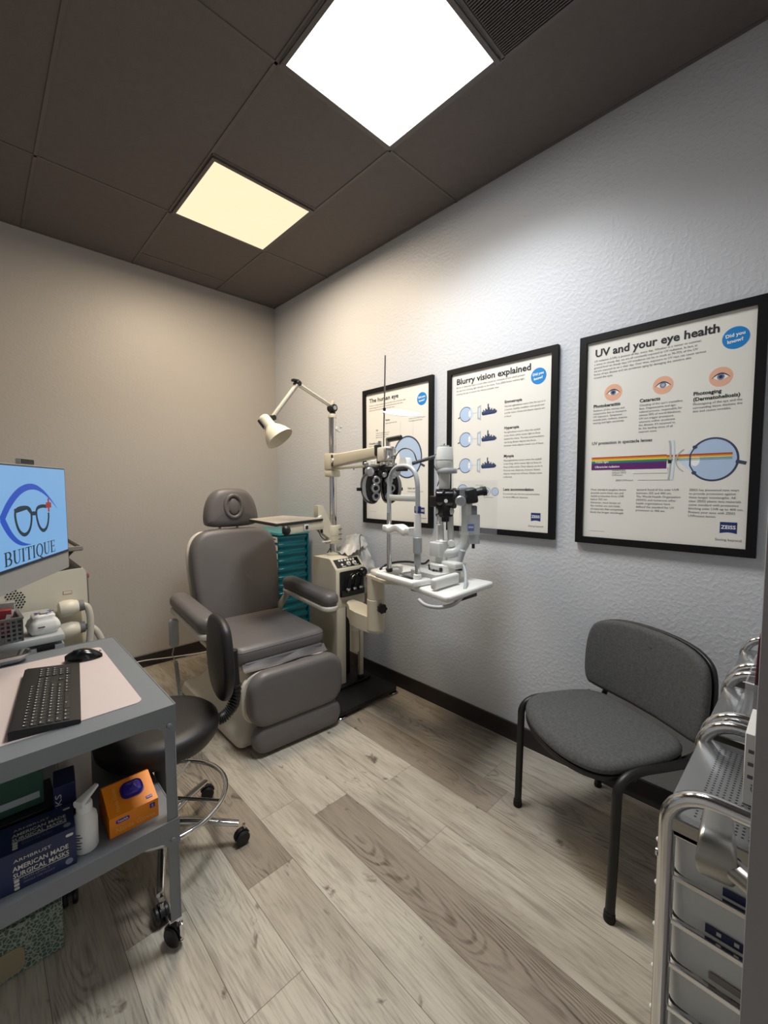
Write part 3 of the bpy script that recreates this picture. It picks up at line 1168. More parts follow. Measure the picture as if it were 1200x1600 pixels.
# ------------------------------------------------------------------ doctor's stool
sx, sy = .455, 1.67
sl = thing('rolling_stool', 'black vinyl rolling stool with low back and chrome foot ring', 'stool', (sx, sy, 0))
b = MB()
b.lathe([(0, .43), (.165, .43), (.190, .437), (.203, .455), (.207, .48), (.203, .500), (.186, .515), (.15, .521), (0, .526)], BLKLEATHER, I4, 48)
b.build('seat', sl)
b = MB()
b.cyl((0, 0, .36), (0, 0, .435), .028, BLACKP)
b.cyl((0, 0, .10), (0, 0, .37), .022, BLACKP)
b.cyl((0, 0, .415), (0, 0, .43), .10, BLACKP, seg=28)
b.build('column', sl)
b = MB()
b.tube([(.225 * math.cos(a), .225 * math.sin(a), .205) for a in [2 * PI * k / 64 for k in range(64)]], .0095, CHROME, 12, closed=True)
for k in range(4):
    a = PI / 4 + k * PI / 2
    b.tube([(.03 * math.cos(a), .03 * math.sin(a), .215), (.225 * math.cos(a), .225 * math.sin(a), .205)], .006, CHROME, 8)
b.cyl((0, 0, .19), (0, 0, .235), .034, CHROME)
b.build('foot_ring', sl, 'chrome foot ring')


def caster(mb, x, y, ang, r=.026, w=.042, z0=0.0, top=.072):
    M = T(x, y, z0) @ RZ(ang)
    for s in (-1, 1):
        mb.cyl((0, s * .006, r), (0, s * w / 2, r), r, BLACKP, seg=24, M=M, bev=.004)
    hood = [(.0 + (r + .004) * math.cos(a), r + (r + .004) * math.sin(a)) for a in [math.radians(20 + 150 * k / 10) for k in range(11)]]
    hood += [(-r * .5, r)] + [(r * .5, r)]
    mb.prism(hood, .014, BLACKP, M @ axes((0, .007, 0), (1, 0, 0), (0, 0, 1), (0, -1, 0)))
    mb.cyl((r * .35, 0, r * 1.2), (r * .35, 0, top), .006, CHROME, seg=10, M=M)


for k in range(5):
    a = math.radians(-36 + 72 * k)
    b = MB()
    sec = []
    for q in range(9):
        t = q / 8
        rr = .02 + .255 * t
        zz = .115 - .035 * t ** 1.5
        ww, hh = .034 - .010 * t, .030 - .012 * t
        sec.append([(rr * math.cos(a) - u * math.sin(a), rr * math.sin(a) + u * math.cos(a), zz + v2) for u, v2 in rrect(ww, hh, min(ww, hh) * .45, 3)])
    b.loft(sec, CHROME)
    b.build('base_spoke', sl)
    b = MB()
    caster(b, .285 * math.cos(a), .285 * math.sin(a), a + (.6, 2.2, -1.0, 1.4, .3)[k])
    b.build('caster', sl)
b = MB()                                         # backrest pad, seen almost edge-on
bo2 = chaikin([(-.10, -.17), (.10, -.17), (.15, -.08), (.165, .04), (.12, .13), (.05, .165), (-.05, .165), (-.12, .13), (-.165, .04), (-.15, -.08)], 3)
BP = axes((.262, -.01, .690), (.16, .987, 0), (.0, .0, 1), (.987, -.16, 0)) @ T(0, 0, -.012) @ RX(PI) @ RX(.0)
b.pillow(bo2, .040, .018, BLKLEATHER, BP, crown=.012)
b.build('backrest', sl)
b = MB()
b.tube([(.12, 0, .435), (.22, 0, .43), (.285, 0, .45), (.300, .0, .50), (.292, .0, .60), (.288, 0, .70)], .019, BLACKP, 14, smooth=3)
for k in range(14):
    t = k / 13
    x, z = .225 + .073 * math.sin(t * 1.5), .430 + .12 * t * t
    b.lathe([(.016, -.004), (.0235, -.002), (.0235, .002), (.016, .004)], BLACKP, aim((x, 0, z), (math.cos(t * 1.5), 0, math.sin(t * 1.5))), 14)
b.build('back_support', sl, 'ribbed black backrest support')
# ------------------------------------------------------------------ instrument stand
IO = Vector((1.72, 2.2, 0))
stand = thing('instrument_stand', 'cream ophthalmic instrument stand with chrome pole, lamp arm and swing table', 'instrument stand', IO)
WM = T(*(-IO))                                   # parts below are measured in room coordinates


def part(b, name, label=None, parent=None, **k):
    return b.build(name, parent or stand, label, M=WM, **k)


b = MB()
b.prism(rrect(.50, .60, .03, 4, 1.725, 2.205), .022, BLACKM, T(0, 0, .024))
b.box((1.725, 2.30, .055), (.40, .36, .02), BLACKM, .006)
part(b, 'base_plate', 'black floor plate')
for x, y in ((1.515, 1.945), (1.945, 1.945), (1.515, 2.47), (1.945, 2.47)):
    b = MB()
    b.lathe([(0, .001), (.036, .001), (.038, .006), (.036, .014), (.028, .017), (.014, .018), (.014, .026), (0, .026)], RUBBER, T(x, y, 0), 24)
    b.lathe([(.0375, .004), (.040, .006), (.0375, .008)], CHROME, T(x, y, 0), 24)
    part(b, 'levelling_foot')
b = MB()
b.box((1.694, 2.30, .325), (.076, .30, .52), CREAM, .006)
b.box((1.79, 2.36, .325), (.13, .20, .52), BLACKM, .004)
part(b, 'column')
b = MB()
b.box((1.852, 2.145, .325), (.030, .030, .47), CREAM, .005)
b.box((1.852, 2.145, .075), (.036, .036, .02), BLACKP, .004)
part(b, 'guide_post', 'cream square post in front of the black column')
b = MB()
prof = [(2.15, .583), (2.15, .829), (2.156, .838), (2.212, .894), (2.222, .899), (2.398, .899), (2.406, .892), (2.406, .583)]
b.prism(prof, .243, CREAM, axes((1.652, 0, 0), (0, 1, 0), (0, 0, 1), (1, 0, 0)))
b.box((1.774, 2.28, .578), (.20, .22, .012), BLACKP, .003)
cons = part(b, 'console')
SN = Vector((0, -.707, .707))
SU = Vector((0, .707, .707))
PM = axes((1.774, 2.184, .866), (1, 0, 0), SU, SN)
b = MB()
b.box((0, 0, .001), (.205, .066, .004), BLACKG, .001, 1, PM)
cp = part(b, 'control_panel', 'black switch panel', cons)
for x, y in ((-.062, .018), (-.040, .018), (-.012, .018), (.012, .018), (.034, .018), (.056, .018), (-.055, -.014)):
    b = MB()
    b.box((x, y, .005), (.015, .014, .007), WHITEP, .002, 2, PM)
    part(b, 'push_button', None, cp)
for x in (.002, .052):
    b = MB()
    b.lathe([(0, .002), (.013, .002), (.013, .006), (.008, .007), (.008, .016), (.0065, .018), (0, .018)], CREAMW, PM @ T(x, -.010, 0), 18)
    b.lathe([(.0135, .003), (.018, .003), (.018, .0045), (.0135, .0045)], GREYP, PM @ T(x, -.010, 0), 18)
    part(b, 'rotary_knob', None, cp)
for x in (-.045, .062):
    b = MB()
    b.box((x, -.0285, .004), (.032, .004, .002), WHITEP, 0, 1, PM)
    part(b, 'name_strip', None, cp)
FM = axes((1.774, 2.149, .735), (1, 0, 0), (0, 0, 1), (0, -1, 0))     # front face of the console
b = MB()
b.prism(rrect(.205, .168, .010, 4, .008), .006, BLACKP, FM)
b.prism(rrect(.19, .04, .006, 3, .008, -.062), .020, BLACKP, FM)
part(b, 'handle_well', 'black recessed holder on the console front', cons)
b = MB()
for q in (0,):
    b.lathe([(0, 0), (.030, 0), (.034, .004), (.034, .018), (.026, .028), (0, .030)], BLACKG, FM @ T(.092, .062, .004), 26)
part(b, 'dial', None, cons)
for i, (x, who) in enumerate(((-.050, 'left'), (.002, 'middle'), (.056, 'right'))):
    hnd = thing('diagnostic_handle', 'black diagnostic handle resting %s of three in the console holder' % ('at the ' + who if who != 'middle' else 'in the middle'), 'instrument', FM @ Vector((x, -.05, .027)), 0, 'handles resting in the console holder')
    b = MB()
    Mh = RX(.10) @ RY(.18)
    b.lathe([(0, 0), (.013, 0), (.0145, .01), (.012, .05), (.010, .085), (.008, .10), (0, .10)], BLACKG, Mh, 18)
    b.build('grip', hnd)
    b = MB()
    b.lathe([(.0146, .014), (.0155, .016), (.0155, .026), (.0146, .028)], CHROME, Mh, 18)
    b.build('collar', hnd)
    b = MB()
    b.tube([Mh @ Vector((0, 0, .095)), Mh @ Vector((.004, .004, .112)), Mh @ Vector((.02, .008, .122))], .007, BLACKG, 12, smooth=2)
    b.build('head', hnd)
b = MB()
b.tube([FM @ Vector((-.028, .0, .016)), FM @ Vector((-.012, .038, .024)), FM @ Vector((.012, .055, .022)), FM @ Vector((.03, .052, .014))], .0045, CHROME, 10, smooth=2)
part(b, 'chrome_rail', None, cons)

# chrome pole with its sleeves
PX, PY = 1.791, 2.358
b = MB()
b.cyl((PX, PY, .895), (PX, PY, 1.855), .025, CHROME, seg=28)
b.lathe([(0, 0), (.050, 0), (.050, .008), (.034, .016), (.026, .018)], CREAM, T(PX, PY, .899), 28)
b.lathe([(.0, 0), (.030, 0), (.030, .020), (.026, .026), (0, .026)], CREAM, T(PX, PY, 1.842), 24)
part(b, 'pole', 'vertical chrome pole')
b = MB()
b.lathe([(.025, 0), (.053, 0), (.056, .004), (.056, .012), (.054, .013), (.054, .016), (.056, .017), (.056, .052), (.054, .053), (.054, .056), (.056, .057), (.056, .122), (.053, .126), (.025, .126)], CREAM, T(PX, PY, .978), 32)
for z in (1.01, 1.045, 1.08):
    b.box((PX + .018, PY - .055, z), (.03, .006, .004), INKG, 0, 1)
sleeve = part(b, 'pole_sleeve')
b = MB()
b.box((PX - .004, PY, 1.543), (.078, .085, .112), CREAM, .008)
b.box((PX - .002, PY, 1.462), (.078, .085, .046), CREAM, .010)
part(b, 'arm_bracket')
b = MB()
b.tube([(PX + .022, PY - .01, 1.775), (PX + .05, PY - .01, 1.752), (PX + .068, PY - .01, 1.760), (PX + .070, PY - .01, 1.782)], .006, WHITEP, 10, smooth=2)
b.sphere((PX + .070, PY - .01, 1.787), .011, WHITEP)
b.cyl((PX + .018, PY - .01, 1.765), (PX + .030, PY - .01, 1.78), .012, WHITEP)
part(b, 'hook', 'small white hook')

# reading lamp on a two-part arm
b = MB()
b.cyl((PX + .002, PY, 1.862), (PX + .004, PY, 1.888), .020, BLACKP)
b.cyl((PX + .002, PY - .03, 1.908), (PX + .002, PY + .03, 1.908), .026, BLACKP, seg=24, bev=.004)
b.cyl((PX + .002, PY - .032, 1.908), (PX + .002, PY - .026, 1.908), .014, GREYP, seg=16)
b.box((PX + .010, PY, 1.930), (.024, .02, .055), CREAM, .006, M=I4)
la = part(b, 'lamp_arm', 'jointed cream lamp arm')
b = MB()
A, Bp, Cc = Vector((1.790, PY, 1.918)), Vector((1.517, PY, 2.028)), Vector((1.332, PY, 1.793))
for dy in (-.012, .012):
    b.cyl(A + Vector((0, dy, 0)), Bp + Vector((0, dy, 0)), .0075, CREAMW, seg=12)
b.build('arm_rod', la, M=WM)
b = MB()
for dy in (-.016, .016):
    b.cyl(Bp + Vector((0, dy, 0)), Cc + Vector((0, dy, 0)), .010, mat('warm_grey_metal', '#8e897f', .5, var=.05), seg=12)
b.box(((Bp.x + Cc.x) / 2, PY, (Bp.z + Cc.z) / 2), (.016, .02, .30), CREAMW, .003, 2, T((Bp.x + Cc.x) / 2, PY, (Bp.z + Cc.z) / 2) @ RY(math.atan2(Bp.x - Cc.x, Bp.z - Cc.z)) @ T(-(Bp.x + Cc.x) / 2, -PY, -(Bp.z + Cc.z) / 2))
b.build('arm_rod', la, M=WM)
for q in (Bp, Cc):
    b = MB()
    b.cyl(q + Vector((0, -.028, 0)), q + Vector((0, .028, 0)), .017, BLACKP, seg=18, bev=.003)
    if q is Bp:
        b.box((Bp.x - .016, PY, Bp.z + .018), (.045, .03, .016), BLACKP, .004)
    else:
        b.cyl(Cc, Cc + Vector((-.04, 0, -.03)), .009, BLACKP)
    b.build('joint', la, M=WM)
S0 = Vector((1.269, PY, 1.792))
sd = Vector((.24, -.36, -.52)).normalized()
b = MB()
prof = [(0, 0), (.026, 0), (.032, .006), (.036, .02), (.036, .075), (.040, .085), (.056, .105), (.074, .135), (.088, .175), (.086, .175), (.072, .137), (.054, .110), (.036, .092), (0, .088)]
b.lathe(prof, mat('lamp_shade_cream', '#ddd6bf', .35, var=.03), aim(S0, sd), 36)
sh = b.build('lamp_shade', stand, M=WM)
b = MB()
b.sphere((0, 0, .118), .026, mat('lamp_bulb_frosted', '#cfcdc6', .3), aim(S0, sd))
b.build('bulb', sh, M=WM)
b = MB()
b.box((-.030, 0, .035), (.02, .045, .055), BLACKP, .006, 2, aim(S0, sd) @ RZ(1.2))
b.build('switch_plate', sh, M=WM)

# swing tray on a cream wedge arm
b = MB()
b.prism([(1.680, 1.245), (1.720, 1.245), (1.806, 1.085), (1.806, .995), (1.700, 1.07), (1.680, 1.12)], .05, CREAM, axes((-.032, 2.383, 0), (1, 0, 0), (0, 0, 1), (0, -1, 0)))
part(b, 'tray_arm')
tray_q = [(1.185, 2.075), (1.595, 2.205), (1.545, 2.60), (1.225, 2.47)]
b = MB()
b.prism(tray_q, .004, mat('tray_top_paper', '#a39a8e', .6, var=.25, vscale=14), T(0, 0, 1.169))
b.prism(tray_q, .014, BLACKP, T(0, 0, 1.155))
tb_ = part(b, 'swing_tray', 'flat white tray with black edging')
b = MB()
b.box((1.44, 2.19, 1.127), (.34, .05, .055), CREAM, .006, 2, T(1.44, 2.19, 0) @ RZ(.30) @ T(-1.44, -2.19, 0))
b.box((1.425, 2.158, 1.128), (.04, .006, .036), WHITEP, .002, 2, T(1.44, 2.19, 0) @ RZ(.30) @ T(-1.44, -2.19, 0))
b.box((1.425, 2.1545, 1.128), (.024, .004, .022), BLACKP, 0, 1, T(1.44, 2.19, 0) @ RZ(.30) @ T(-1.44, -2.19, 0))
b.cyl((1.60, 2.235, 1.15), (1.61, 2.24, 1.075), .008, BLACKP)
b.cyl((1.57, 2.225, 1.172), (1.69, 2.36, 1.172), .009, WHITEP)
b.build('tray_bracket', tb_, M=WM)
b = MB()
b.sphere((1.255, 2.085, 1.128), .026, BLACKP, sc=(1, .8, 1.1))
b.build('tray_knob', tb_, M=WM)
b = MB()
b.cyl((1.745, 2.36, 1.045), (1.72, 2.34, 1.045), .013, CREAMW)
b.box((1.71, 2.33, 1.0), (.07, .012, .008), WHITEP, .002)
b.tube([(1.66, 2.36, 1.09), (1.68, 2.35, 1.03), (1.72, 2.34, 1.0)], .003, BLACKP, 6, smooth=2)
b.tube([(1.80, 2.37, .99), (1.77, 2.36, .95), (1.75, 2.38, .905)], .003, BLACKP, 6, smooth=2)
part(b, 'sleeve_fitting', None, sleeve)

# horizontal arm carrying the refraction head
ad_ = Vector((-.276, -.961, 0)).normalized()
an_ = Vector((.961, -.276, 0)).normalized()
AM = axes((PX, PY, 0), ad_, an_, (0, 0, 1))
b = MB()
sec = [[(s, y, z) for y, z in rrect(w, h, .008, 3, 0, zc)] for s, w, h, zc in ((.05, .062, .082, 1.548), (.70, .056, .058, 1.562))]
b.loft(sec, CREAM, AM)
b.box((.39, -.0, 1.492), (.68, .034, .012), CREAM, .003, 2, AM)
for z in (1.575, 1.52):
    b.cyl((.075, -.036, z), (.075, .036, z), .012, BLACKP, seg=14, M=AM)
b.cyl((.085, -.040, 1.548), (.085, .040, 1.548), .014, CREAMW, seg=16, M=AM)
b.cyl((.36, 0, 1.50), (.36, 0, 1.475), .005, CHROME, seg=10, M=AM)
part(b, 'refraction_arm', 'long cream horizontal arm')
b = MB()
b.box((.775, .0, 1.545), (.10, .055, .075), CREAMW, .006, 2, AM)
b.cyl((.745, .034, 1.55), (.745, .044, 1.55), .030, CHROME, seg=20, M=AM)
b.box((.82, .0, 1.545), (.03, .062, .055), CHROME, .004, 2, AM)
b.box((.79, .0, 1.495), (.11, .035, .022), CHROME, .004, 2, AM)
b.cyl((.80, 0, 1.585), (.80, 0, 1.625), .012, CHROME, seg=14, M=AM)
b.cyl((.79, 0, 1.618), (.90, .02, 1.622), .013, BLACKP, seg=14, M=AM, bev=.003)
part(b, 'arm_head', 'chrome tilt mechanism at the arm end')

# lower swing arm for the instrument table
b = MB()
b.prism(chaikin([(1.715, 2.13), (1.80, 2.13), (1.69, 1.72), (1.59, 1.72), (1.605, 1.96), (1.66, 2.03)], 1), .090, CREAM, T(0, 0, .535))
b.cyl((1.75, 2.08, .545), (1.75, 2.08, .44), .032, CREAMW, seg=20)
b.cyl((1.75, 2.08, .44), (1.75, 2.08, .30), .026, CREAM, seg=18)
part(b, 'table_arm', 'cream swing arm holding the table post')
b = MB()
b.cyl((1.635, 1.755, .55), (1.635, 1.755, .735), .052, CREAM, seg=32, bev=.006)
b.cyl((1.635, 1.755, .735), (1.635, 1.755, .87), .050, CREAM, seg=32)
b.cyl((1.652, 1.765, .545), (1.652, 1.765, .552), .02, BLACKP)
part(b, 'table_post')


def star_knob(mb, c, d, r, mt=BLACKP):
    pl = []
    for k in range(42):
        a = 2 * PI * k / 42
        rr = r * (1 + .10 * math.cos(7 * a))
        pl.append((rr * math.cos(a), rr * math.sin(a)))
    mb.prism(pl, .020, mt, aim(c, d))
    mb.cyl(Vector(c) - Vector(d).normalized() * .03, c, r * .3, CHROME, seg=12)


b = MB()
star_knob(b, (1.622, 1.695, .690), (-.45, -.89, 0), .026)
part(b, 'clamp_knob', 'black star knob')
b = MB()
star_knob(b, (1.80, 2.035, .465), (.35, -.94, 0), .024)
part(b, 'clamp_knob', 'black star knob')
tq = chaikin([(1.452, 1.100), (1.848, 1.118), (1.862, 1.800), (1.612, 1.782)], 1)
tq = [(1.447, 1.125), (1.450, 1.108), (1.466, 1.098), (1.830, 1.116), (1.848, 1.124), (1.852, 1.14), (1.862, 1.778), (1.858, 1.795), (1.842, 1.802), (1.634, 1.788), (1.618, 1.782), (1.610, 1.768)]
b = MB()
b.pillow(tq, .030, .012, WHITEP, T(0, 0, .870))
table = part(b, 'instrument_table', 'white slit lamp table top')
b = MB()
b.prism([(1.60, 1.80), (1.69, 1.72), (1.78, 1.35), (1.66, 1.35), (1.55, 1.60)], .016, CREAM, T(0, 0, .856))
b.prism(rrect(.16, .30, .02, 4, 1.62, 1.26), .012, BLACKP, T(0, 0, .8585))
part(b, 'table_bracket', None, table)

# ------------------------------------------------------------------ refraction head (hangs from the arm)
pc = AM @ Vector((.715, 0, 1.385))
ph = thing('phoropter', 'black and silver refraction head hanging from the cream arm', 'refraction head', (pc.x, pc.y, 1.26), 0)
lx = Vector((.945, -.327, 0)).normalized()
ln_ = Vector((-.327, -.945, 0)).normalized()
PHM = axes((0, 0, .125), lx, (0, 0, 1), ln_)     # x across, y up, z towards the examiner
SILVER = mat('satin_silver', '#b9bbbd', .28, .9, var=.08)
b = MB()
b.box((0, .135, -.01), (.028, .10, .03), BLACKP, .004, 2, PHM)
b.box((-.012, .185, -.01), (.034, .06, .034), BLACKP, .006, 2, PHM)
b.box((0, .085, 0), (.17, .030, .045), BLACKP, .008, 3, PHM)
b.box((0, .058, .006), (.062, .05, .05), BLACKG, .008, 3, PHM)
b.cyl((0, .20, -.01), (0, .235, -.01), .010, CHROME, seg=14, M=PHM)
b.build('hanger', ph)
for s in (-1, 1):
    h = MB()
    o = chaikin([(s * .004, .045), (s * .03, .072), (s * .075, .07), (s * .108, .035), (s * .112, -.03), (s * .092, -.085), (s * .06, -.108), (s * .025, -.098), (s * .006, -.05)], 2)
    if s < 0:
        o = o[::-1]
    o = o[::-1]
    h.pillow(o, .052, .012, BLACKG, PHM @ T(0, 0, -.030))
    hf = h.build('lens_housing', ph)
    h = MB()                                     # silver scale arc down the outside
    arc = [(s * .062 + s * .046 * math.cos(a), -.015 + .078 * math.sin(a)) for a in [(-1.25 + 2.5 * k / 16) for k in range(17)]]
    h.line2(arc, [.004 + .016 * math.sin(PI * k / 16) for k in range(17)], SILVER, PHM, .0228)
    h.build('power_scale', hf, 'silver curved power scale', fix=False)
    h = MB()
    for x, y, r, d in ((.050, .022, .024, .014), (.058, -.020, .026, .020), (.052, -.062, .024, .014)):
        h.lathe([(0, 0), (r, 0), (r, d * .7), (r * .86, d), (r * .52, d), (r * .46, d * .55), (0, d * .55)], SILVER, PHM @ T(s * x - s * .012, y, .020), 26)
        h.lathe([(0, 0), (r * .44, 0), (r * .44, .001), (0, .001)], BLACKG, PHM @ T(s * x - s * .012, y, .020 + d * .56), 20)
    h.build('auxiliary_dial', hf, 'silver lens dials')
    h = MB()
    h.lathe([(0, 0), (.022, 0), (.024, .004), (.024, .026), (.020, .030), (0, .031)], SILVER, PHM @ T(s * .078, .068, .014), 26)
    h.cyl((s * .085, .092, 0), (s * .085, .118, 0), .013, SILVER, seg=18, M=PHM, bev=.003)
    h.build('knob', hf, 'silver knob')
    h = MB()
    h.box((s * .124, -.025, -.006), (.026, .018, .012), BLACKP, .002, 2, PHM)
    h.build('side_lever', hf)
b = MB()
b.cyl((-.045, .105, .0), (-.045, .130, 0), .013, WHITEP, seg=16, M=PHM, bev=.003)
b.cyl((.0, .052, .03), (.0, .052, .055), .013, SILVER, seg=16, M=PHM, bev=.003)
b.cyl((.055, .045, .024), (.055, .045, .052), .014, SILVER, seg=16, M=PHM, bev=.003)
b.build('centring_knob', ph)
b = MB()
b.cyl((.018, .09, -.005), (.034, .695, -.010), .0042, STEEL, seg=10, M=PHM)
b.build('near_point_rod', ph, 'tall thin steel rod')
ro = PHM @ Vector((.027, .400, -.0075))
cw = Vector((pc.x, pc.y, 1.26)) + ro
cd = thing('near_point_card', 'white oval reading card clipped to the thin steel rod', 'card', cw)
cx_ = Vector((.50, -.866, -.16)).normalized()
cy_ = cx_.cross(Vector((-.35, -.15, .9))).normalized()
cz_ = cx_.cross(cy_).normalized()
CM = axes((0, 0, 0), cx_, cy_, cz_)
b = MB()
b.prism(chaikin([(-.012, -.02), (.03, -.055), (.12, -.065), (.20, -.03), (.215, 0), (.20, .03), (.12, .065), (.03, .055), (-.012, .02)], 2), .002, CARD, CM)
b.build('card', cd)
b = MB()
for k in range(5):
    b.box((.06 + k * .018, 0, .0021), (.006, .05 - k * .006, .0006), INKG, 0, 1, CM)
b.box((.06 + .03, 0, -.0004), (.10, .002, .0006), INKG, 0, 1, CM)
b.build('printed_lines', cd)
b = MB()
b.cyl((0, 0, -.014), (0, 0, .014), .008, BLACKP, seg=14)
b.build('clip', cd)

# ------------------------------------------------------------------ slit lamp on its table
SO = Vector((1.53, 1.445, .90))
slit = thing('slit_lamp', 'white slit lamp microscope with chin rest on the white table', 'slit lamp', SO, math.atan2(-.13, .99))
RZI = RZ(-math.atan2(-.13, .99))
LM = RZI @ T(*(-SO))                             # room coordinates -> local


def sp(b, name, label=None, parent=None, **k):
    return b.build(name, parent or slit, label, **k)


LG = mat('slit_lamp_grey_white', '#cfd0cc', .35, var=.03)
PYY = .112
b = MB()
b.box((-.045, 0, .016), (.040, .30, .030), WHITEP, .008, 3)
b.box((.01, PYY + .015, .022), (.13, .034, .034), WHITEP, .010, 3)
b.box((.01, -PYY - .010, .016), (.11, .05, .030), WHITEP, .010, 3)
b.cyl((-.0, -PYY, .03), (.0, -PYY, .055), .020, WHITEP, seg=20, bev=.003)
b.cyl((0, PYY, .03), (0, PYY, .05), .018, BLACKP, seg=20, bev=.003)
b.build('chin_rest_foot', slit)
b = MB()
b.cyl((0, PYY, .03), (0, PYY, .34), .0125, CHROME, seg=18)
b.build('chin_rest_pole', slit, 'chrome upright')
b = MB()
b.cyl((0, -PYY, .03), (0, -PYY, .17), .0125, CHROME, seg=18)
b.build('chin_rest_pole', slit, 'chrome upright')
b = MB()
arch = [(0, PYY, .33), (0, PYY, .44), (0, PYY * .98, .50), (0, PYY * .80, .548), (0, PYY * .45, .572), (0, 0, .576), (0, -PYY * .45, .572), (0, -PYY * .80, .548), (0, -PYY * .98, .50), (0, -PYY, .44), (0, -PYY, .36)]
b.tube(arch, .0115, GREYP, 14, smooth=3)
b.build('forehead_arch', slit, 'grey arched head frame')
b = MB()
fr = []
for k in range(15):
    t = -1 + 2 * k / 14
    fr.append([(x - .022 * (1 - t * t), t * PYY, z) for x, z in rrect(.006, .030, .0028, 2, 0, .418)])
b.loft(fr, LG)
b.build('forehead_band', slit)
b = MB()
cr_ = []
for k in range(17):
    t = -1 + 2 * k / 16
    cr_.append([(x - .0, t * (PYY - .008), z + (.010 * math.cos(t * PI * 1.5) if abs(t) < .75 else 0)) for x, z in rrect(.055, .034, .006, 3, -.022, .262)])
b.loft(cr_, WHITEP)
b.build('chin_rest', slit)
b = MB()
b.cyl((0, -PYY, .155), (0, -PYY, .235), .0215, GREYP, seg=22, bev=.004)
b.cyl((0, -PYY, .235), (0, -PYY, .345), .0185, WHITEP, r1=.0165, seg=22)
b.cyl((0, -PYY, .10), (0, -PYY, .157), .0165, GREYP, seg=22)
b.cyl((0, -PYY, .345), (0, -PYY, .375), .009, CHROME, seg=14)
b.box((0, -PYY, .365), (.012, .038, .034), NAVY, .003)
b.build('height_sleeve', slit, 'white chin height sleeve')
b = MB()
b.prism([(-.034, 0), (.034, 0), (.026, .045), (.018, .055), (-.018, .055), (-.026, .045)], .035, WHITEP, axes((.018, .0, .562), (0, 1, 0), (0, 0, 1), (1, 0, 0)) @ T(0, 0, -.018))
b.box((-.006, .0, .556), (.03, .06, .012), BLACKP, .003)
b.tube([(0, .055, .575), (.01, .09, .60), (.02, .06, .655), (.02, .0, .668), (.02, -.06, .645), (.02, -.08, .60)], .003, BLACKP, 6, smooth=3)
b.build('fixation_lamp', slit)

# cross-slide base, joystick and rails
b = MB()
b.prism(rrect(.185, .20, .018, 4, .17, -.06), .030, LG, T(0, 0, .016))
b.prism(rrect(.15, .12, .02, 4, .225, -.10), .040, WHITEP, T(0, 0, .040))
b.box((.17, .075, .018), (.24, .012, .012), CHROME, .003)
b.box((.12, -.03, .012), (.12, .26, .006), GREYP, .001)
b.box((.146, -.122, .060), (.010, .016, .018), BLACKP, .002)
b.box((.146, -.090, .060), (.010, .016, .018), BLACKP, .002)
b.build('cross_slide', slit)
b = MB()
b.pillow(rrect(.20, .032, .012, 4), .052, .012, WHITEP, T(.075, -.225, .006) @ RZ(.18))
b.build('rack_cover', slit, 'long white rack cover')
b = MB()
b.pillow(rrect(.14, .036, .014, 4), .045, .012, WHITEP, T(.05, .155, .004))
b.build('rack_cover', slit, 'long white rack cover')


def L_(p):
    return LM @ Vector(p)


b = MB()
j0, j1 = L_((1.735, 1.255, .975)), L_((1.745, 1.235, 1.058))
b.cyl(j0 - Vector((0, 0, .02)), j0, .022, BLACKP, r1=.016, seg=18)
b.cyl(j0, j1, .013, GREYP, r1=.017, seg=18, bev=.004)
b.build('joystick', slit, 'grey joystick')
piv = L_((1.708, 1.340, 0))
b = MB()
b.cyl((piv.x, piv.y, .05), (piv.x, piv.y, .20), .030, LG, seg=24, bev=.004)
b.box((piv.x - .01, piv.y + .01, .155), (.07, .075, .075), LG, .008, 3)
b.cyl((piv.x, piv.y, .055), (piv.x, piv.y, .085), .060, LG, seg=28, bev=.006)
b.box((piv.x + .0, piv.y - .075, .085), (.06, .10, .032), LG, .010, 3)
b.build('pivot_column', slit)


def at(p, q, k):
    return p + (q - p) * k


bd_ = Vector((.66, -.75, 0))                     # swung direction of the microscope, room axes
bl = (RZI.to_3x3() @ bd_).normalized()
b = MB()                                         # L-shaped microscope arm
a0 = Vector((piv.x, piv.y, .135))
pth = [a0, a0 + bl * .06 + Vector((0, 0, .0)), a0 + bl * .105 + Vector((0, 0, .025)), a0 + bl * .125 + Vector((0, 0, .08)), a0 + bl * .128 + Vector((0, 0, .18)), a0 + bl * .125 + Vector((0, 0, .26))]
b.tube(pth, .028, LG, 16, smooth=3)
b.build('microscope_arm', slit)
b = MB()                                         # illumination arm: two white links with round ends
side = Vector((-bl.y, bl.x, 0))
for off in (-.022, .028):
    p0 = a0 + bl * (off + .02) + side * .012 + Vector((0, 0, .05))
    p1 = a0 + bl * (off + .015) + side * .012 + Vector((0, 0, .215))
    b.cyl(p0, p1, .016, LG, seg=18, bev=.004)
    for q in (p0, p1):
        b.cyl(q - side * .028, q + side * .028, .019, WHITEP, seg=20, bev=.004)
b.cyl(a0 + bl * -.03 + Vector((0, 0, .215)), a0 + bl * .06 + Vector((0, 0, .215)), .018, WHITEP, seg=18, bev=.004)
b.build('illumination_arm', slit)
b = MB()                                         # black slit tower with white lamp house
tx_, ty_ = piv.x + bl.x * .012, piv.y + bl.y * .012
b.cyl((tx_, ty_, .295), (tx_, ty_, .345), .026, BLACKG, seg=22, bev=.004)
b.box((tx_, ty_, .385), (.070, .062, .13), BLACKG, .008, 3)
b.box((tx_ - bl.x * .03 - .015, ty_ - bl.y * .03, .40), (.05, .05, .055), BLACKP, .006, 3)
b.cyl((tx_ - .02, ty_ + .01, .28), (tx_ - .02, ty_ + .01, .335), .017, CHROME, seg=16, bev=.004)
b.cyl((tx_, ty_, .445), (tx_, ty_, .475), .026, BLACKG, seg=22)
b.build('slit_tower', slit, 'black slit projector tower')
b = MB()
